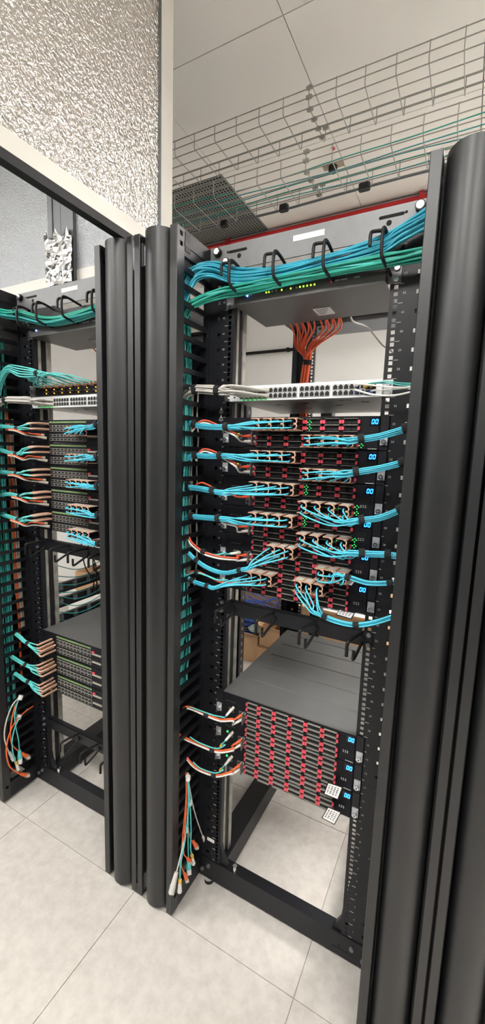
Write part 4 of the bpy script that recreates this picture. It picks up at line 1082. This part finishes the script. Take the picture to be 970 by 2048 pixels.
# ================================================================= behind the racks
def open_box(label, x, y, w_, d_, h, rot=0.0, z=0.0, flaps=True, m_='card', lid=False, L=0.11):
    t = thing('cardboard_box', label, 'box', (x, y, z)); t.rotation_euler = (0, 0, rot)
    b = MB(); k = 0.005
    b.box(-w_/2, w_/2, -d_/2, -d_/2+k, 0, h); b.box(-w_/2, w_/2, d_/2-k, d_/2, 0, h); b.box(-w_/2, -w_/2+k, -d_/2+k, d_/2-k, 0, h); b.box(w_/2-k, w_/2, -d_/2+k, d_/2-k, 0, h); b.box(-w_/2, w_/2, -d_/2, d_/2, 0, k)
    b.build('carton', m_, t)
    if lid: MB().box(-w_/2, w_/2, -d_/2, d_/2, h-0.004, h+0.001).build('lid', m_, t); MB().box(-0.03, 0.03, -d_/2-0.0006, d_/2+0.0006, h+0.0008, h+0.0018).build('tape', 'cardd', t)
    if flaps:
        for (sx, sy, a) in ((0, -1, 0.5), (0, 1, 0.4), (-1, 0, 0.6), (1, 0, 0.5)):
            b = MB(); c, s_ = math.cos(a), math.sin(a)
            if sy:
                y0 = sy*d_/2
                b.add([(-w_/2, y0, h), (w_/2, y0, h), (w_/2-0.01, y0+sy*L*c, h+L*s_), (-w_/2+0.01, y0+sy*L*c, h+L*s_), (-w_/2, y0-sy*k, h), (w_/2, y0-sy*k, h), (w_/2-0.01, y0+sy*(L*c-k), h+L*s_), (-w_/2+0.01, y0+sy*(L*c-k), h+L*s_)], [(0, 1, 2, 3), (7, 6, 5, 4), (0, 4, 5, 1), (1, 5, 6, 2), (2, 6, 7, 3), (3, 7, 4, 0)])
            else:
                x0 = sx*w_/2
                b.add([(x0, -d_/2, h), (x0, d_/2, h), (x0+sx*L*c, d_/2-0.01, h+L*s_), (x0+sx*L*c, -d_/2+0.01, h+L*s_), (x0-sx*k, -d_/2, h), (x0-sx*k, d_/2, h), (x0+sx*(L*c-k), d_/2-0.01, h+L*s_), (x0+sx*(L*c-k), -d_/2+0.01, h+L*s_)], [(0, 1, 2, 3), (7, 6, 5, 4), (0, 4, 5, 1), (1, 5, 6, 2), (2, 6, 7, 3), (3, 7, 4, 0)])
            b.build('flap', m_, t)
    return t
open_box('open cardboard box heaped with blue cables behind the rack', -1.045, 1.675, 0.46, 0.32, 0.21, 0.03)
open_box('closed cardboard box under another one behind the rack', -0.675, 1.645, 0.25, 0.29, 0.145, -0.05, 0, False, 'card', True)
open_box('cardboard box with raised flaps stacked on the closed one', -0.675, 1.640, 0.23, 0.26, 0.15, -0.05, 0.147, True, 'card', False, 0.06)
open_box('tall cardboard box against the wall behind the blue cables', -0.93, 1.915, 0.62, 0.13, 0.46, 0.0, 0, True, 'card', False, 0.06)
open_box('big cardboard box with raised flaps behind the sixth switch', -0.21, 1.72, 0.56, 0.40, 0.50, 0.03)
t = thing('foam_sheet', 'white packing foam lying in the big cardboard box', 'foam', (-0.19, 1.70, 0.46)); t.rotation_euler = (0.10, 0.06, 0.03)
MB().bbox(-0.25, 0.26, -0.17, 0.17, 0, 0.07, 0.02).build('sheet', 'paper', t); MB().bbox(-0.06, 0.22, -0.10, 0.12, 0.07, 0.12, 0.02).build('folded_corner', 'paper', t)
rng = random.Random(21)
for k in range(26):
    pts = []; cx, cy = -1.0+rng.uniform(-0.05, 0.05), 1.66+rng.uniform(-0.03, 0.03); R0 = rng.uniform(0.07, 0.15); ph = rng.uniform(0, 6.28); zz = 0.15+0.0095*k
    for j in range(15):
        a = ph+j*0.62; pts.append((cx+R0*1.15*math.cos(a)*rng.uniform(0.9, 1.1), cy+R0*0.75*math.sin(a)*rng.uniform(0.9, 1.1), zz+0.015*math.sin(2*a+ph)+rng.uniform(0, 0.014)))
    tubeobj('blue_cable', pts, 0.0042, 'blue', 'coiled blue cable heaped in the open cardboard box', 'cable', 'blue cables in the box', 3, 6)
rng = random.Random(33)
for k in range(6):
    pts = []; ph = rng.uniform(0, 6.28)
    for j in range(10):
        a = ph+j*0.6; pts.append((-0.92+0.20*math.cos(a)+rng.uniform(-.02, .02), 1.70+0.10*math.sin(a), 0.42+0.06*math.sin(a*1.3+k)+0.012*k))
    tubeobj('blue_cable', pts, 0.0035, 'blue', 'springy blue cable loop rising above the open cardboard box', 'cable', 'springy blue loops', 4, 6)
t = thing('plastic_bag', 'pale green clear bag of parts beside the blue cables', 'bag', (-0.86, 1.58, 0.20))
b = MB(); vs = []; rg = random.Random(2)
for j in range(7):
    for i in range(10):
        a = 2*math.pi*i/10; q = math.sin(math.pi*(j+0.6)/7.2); vs.append((0.06*q*math.cos(a)*rg.uniform(.8, 1.15), 0.04*q*math.sin(a)*rg.uniform(.8, 1.15), 0.07*j/6))
b.add(vs, [(j*10+i, j*10+(i+1) % 10, (j+1)*10+(i+1) % 10, (j+1)*10+i) for j in range(6) for i in range(10)]+[tuple(range(60, 70))]+[tuple(range(9, -1, -1))]); b.build('bag', 'bag', t)
# conduit on the back wall
p0, p1 = at(440, 707, Y1-0.02), at(600, 690, Y1-0.02)
t = thing('wall_conduit', 'thin black conduit fixed along the white back wall', 'conduit', (0, 0, p0.z-0.02))
MB().cyl((p0.x-0.3, Y1-0.012, 0), (p1.x, Y1-0.012, 0), 0.012, 10).build('tube', 'black2', t)
for x in (p0.x, p1.x-0.1): MB().box(x-0.01, x+0.01, Y1-0.026, Y1, -0.015, 0.015).build('clip', 'black2', t)
# short equipment posts standing behind the racks
for (xx, yy, lab) in ((-0.60, 0.80, 'short black post standing behind the middle manager'), (-0.20, 0.93, 'short black perforated post standing behind the aqua rack')):
    t = thing('equipment_post', lab, 'post', (xx, yy, 0))
    b = MB().bbox(-0.028, 0.028, -0.03, 0.03, 0.01, 1.80, 0.003); b.build('upright', 'black', t)
    b = MB().box(-0.07, 0.07, -0.07, 0.07, 0, 0.012); b.build('base_plate', 'black', t)
    b = MB()
    for k in range(38): b.box(0.0282, 0.0288, -0.008, 0.008, 0.1+k*U, 0.1+k*U+0.02)
    stuff(b.build('slots', 'alud', t))
# rear side braces of the left rack with hanging cables
for k, z in enumerate((0.90, 0.83, 0.75)):
    t = thing('side_brace', 'black brace bar at the far side of the left rack', 'brace', (XA-0.285, 0.08, z), 'side braces of the left rack')
    MB().box(-0.008, 0.012, 0, 0.64, -0.022, 0.022).build('bar', 'black', t)
    b = MB()
    for i in range(8): b.cyl((0.012, 0.05+0.08*i, 0.026), (0.02, 0.05+0.08*i, 0.026), 0.005, 6); b.box(0.010, 0.02, 0.04+0.08*i, 0.06+0.08*i, -0.005, 0.02)
    stuff(b.build('clips', 'alud', t))
rng = random.Random(44)
for k in range(9):
    z0 = 1.02-0.045*k*0.8; y0 = 0.12; z1 = z0+0.08+0.05*rng.random()
    pts = [(XA-0.262, 0.10, z0+rng.uniform(-.02, .02)), (XA-0.255, 0.22, z0-0.045), (XA-0.25, 0.36, z0-0.03), (XA-0.25, 0.5, z0+0.04), (XA-0.25, 0.66, z1+0.04)]
    tubeobj('fibre_cable', pts, 0.0022, 'teal', 'thin teal cable sagging across the far side of the left rack', 'cable', 'sagging teal cables', 6, 6)
for k in range(6):
    pts = [(XA-0.245+0.006*k, 0.24+0.035*k, 1.165), (XA-0.24, 0.23+0.04*k, 1.08), (XA-0.24, 0.25+0.035*k+0.03*math.sin(k*2), 0.98), (XA-0.242, 0.30+0.02*k, 0.90), (XA-0.245, 0.29+0.03*k, 0.84)]
    tubeobj('power_cord', pts, 0.0032, 'black2', 'black cord dangling over the side braces of the left rack', 'cable', 'dangling black cords', 6, 6)
# striped crate behind the left rack
p = at(150, 1200, 1.3)
open_box('small orange cardboard box on a white carton behind the left rack', p.x, 1.55, 0.26, 0.26, 0.18, 0.1, 0.262, False)
open_box('white carton under the small orange box behind the left rack', p.x, 1.55, 0.36, 0.34, 0.26, 0.05, 0.0, False, 'paper', True)
t = thing('barrier_board', 'red and white striped board leaning by the wall behind left rack', 'board', (-2.75, 1.95, 0))
MB().box(-0.5, 0.5, 0, 0.03, 0, 0.95).build('board', 'paper', t)
for k in range(5):
    b = MB(); x = -0.46+0.2*k; b.add([(x, -0.0015, 0.55), (x+0.08, -0.0015, 0.55), (x+0.16, -0.0015, 0.7), (x+0.08, -0.0015, 0.7)], [(0, 1, 2, 3)]); b.build('stripe', 'redpipe', t)
# foil sheet fixed to the back wall, seen through the manager
t = thing('wall_foil_sheet', 'embossed foil sheet fixed to the back wall behind the manager', 'panel', (-1.85, Y1-0.022, 1.55))
MB().box(-0.55, 0.55, 0, 0.02, 0, 1.1).build('foil_sheet', 'foil', t)
for x in (-0.55, 0.0, 0.53): MB().box(x, x+0.02, -0.006, 0.0, 0, 1.1).build('batten', 'black2', t)
# bits on the floor
pts = []
for (x, y) in ((409, 1760), (410, 1764), (413, 1767), (417, 1768), (421, 1767.5), (424, 1766), (426, 1763.5), (427.5, 1760.5), (428.5, 1757)):
    d_ = ray(x, y); q_ = CAM+d_*((0.004-CAM.z)/d_.z); pts.append((q_.x, q_.y, 0.004))
b = MB()
for i in range(8):
    p_, q_ = pts[i], pts[i+1]; b.add([(p_[0], p_[1], 0.0005), (q_[0], q_[1], 0.0005), (q_[0], q_[1], 0.012), (p_[0], p_[1], 0.012), (p_[0]*1.004, p_[1]+0.0015, 0.0005), (q_[0]*1.004, q_[1]+0.0015, 0.0005), (q_[0]*1.004, q_[1]+0.0015, 0.012), (p_[0]*1.004, p_[1]+0.0015, 0.012)], [(0, 1, 2, 3), (7, 6, 5, 4), (0, 4, 5, 1), (1, 5, 6, 2), (2, 6, 7, 3), (3, 7, 4, 0)])
tag(b.build('loose_strap', 'velcro'), 'curled black strap lying on the floor under the left post of aqua rack', 'strap')

# unseen row of closed cabinets, added to darken reflections in the satin doors
cab0 = None
for k in range(14):
    x = -4.1+0.61*k
    if cab0 is None:
        t = thing('unseen_cabinet', 'unseen black cabinet added across the aisle to darken door reflections', 'cabinet', (x, -2.85, 0), 'added unseen cabinets across the aisle')
        MB().box(-0.30, 0.30, -0.40, 0.37, 0.02, 2.10).build('body', 'black', t)
        d = MB().bbox(-0.285, 0.285, 0.372, 0.40, 0.06, 2.06, 0.006).build('door', 'black', t)
        MB().bbox(0.235, 0.262, 0.40, 0.425, 0.95, 1.15, 0.005).build('handle', 'alud', d)
        for sx in (-0.25, 0.25):
            for sy in (-0.35, 0.32): MB().cyl((sx, sy, 0), (sx, sy, 0.02), 0.02, 10).build('foot', 'black2', t)
        cab0 = t
    else:
        c = copy_tree(cab0); c.location = (x, -2.85, 0)
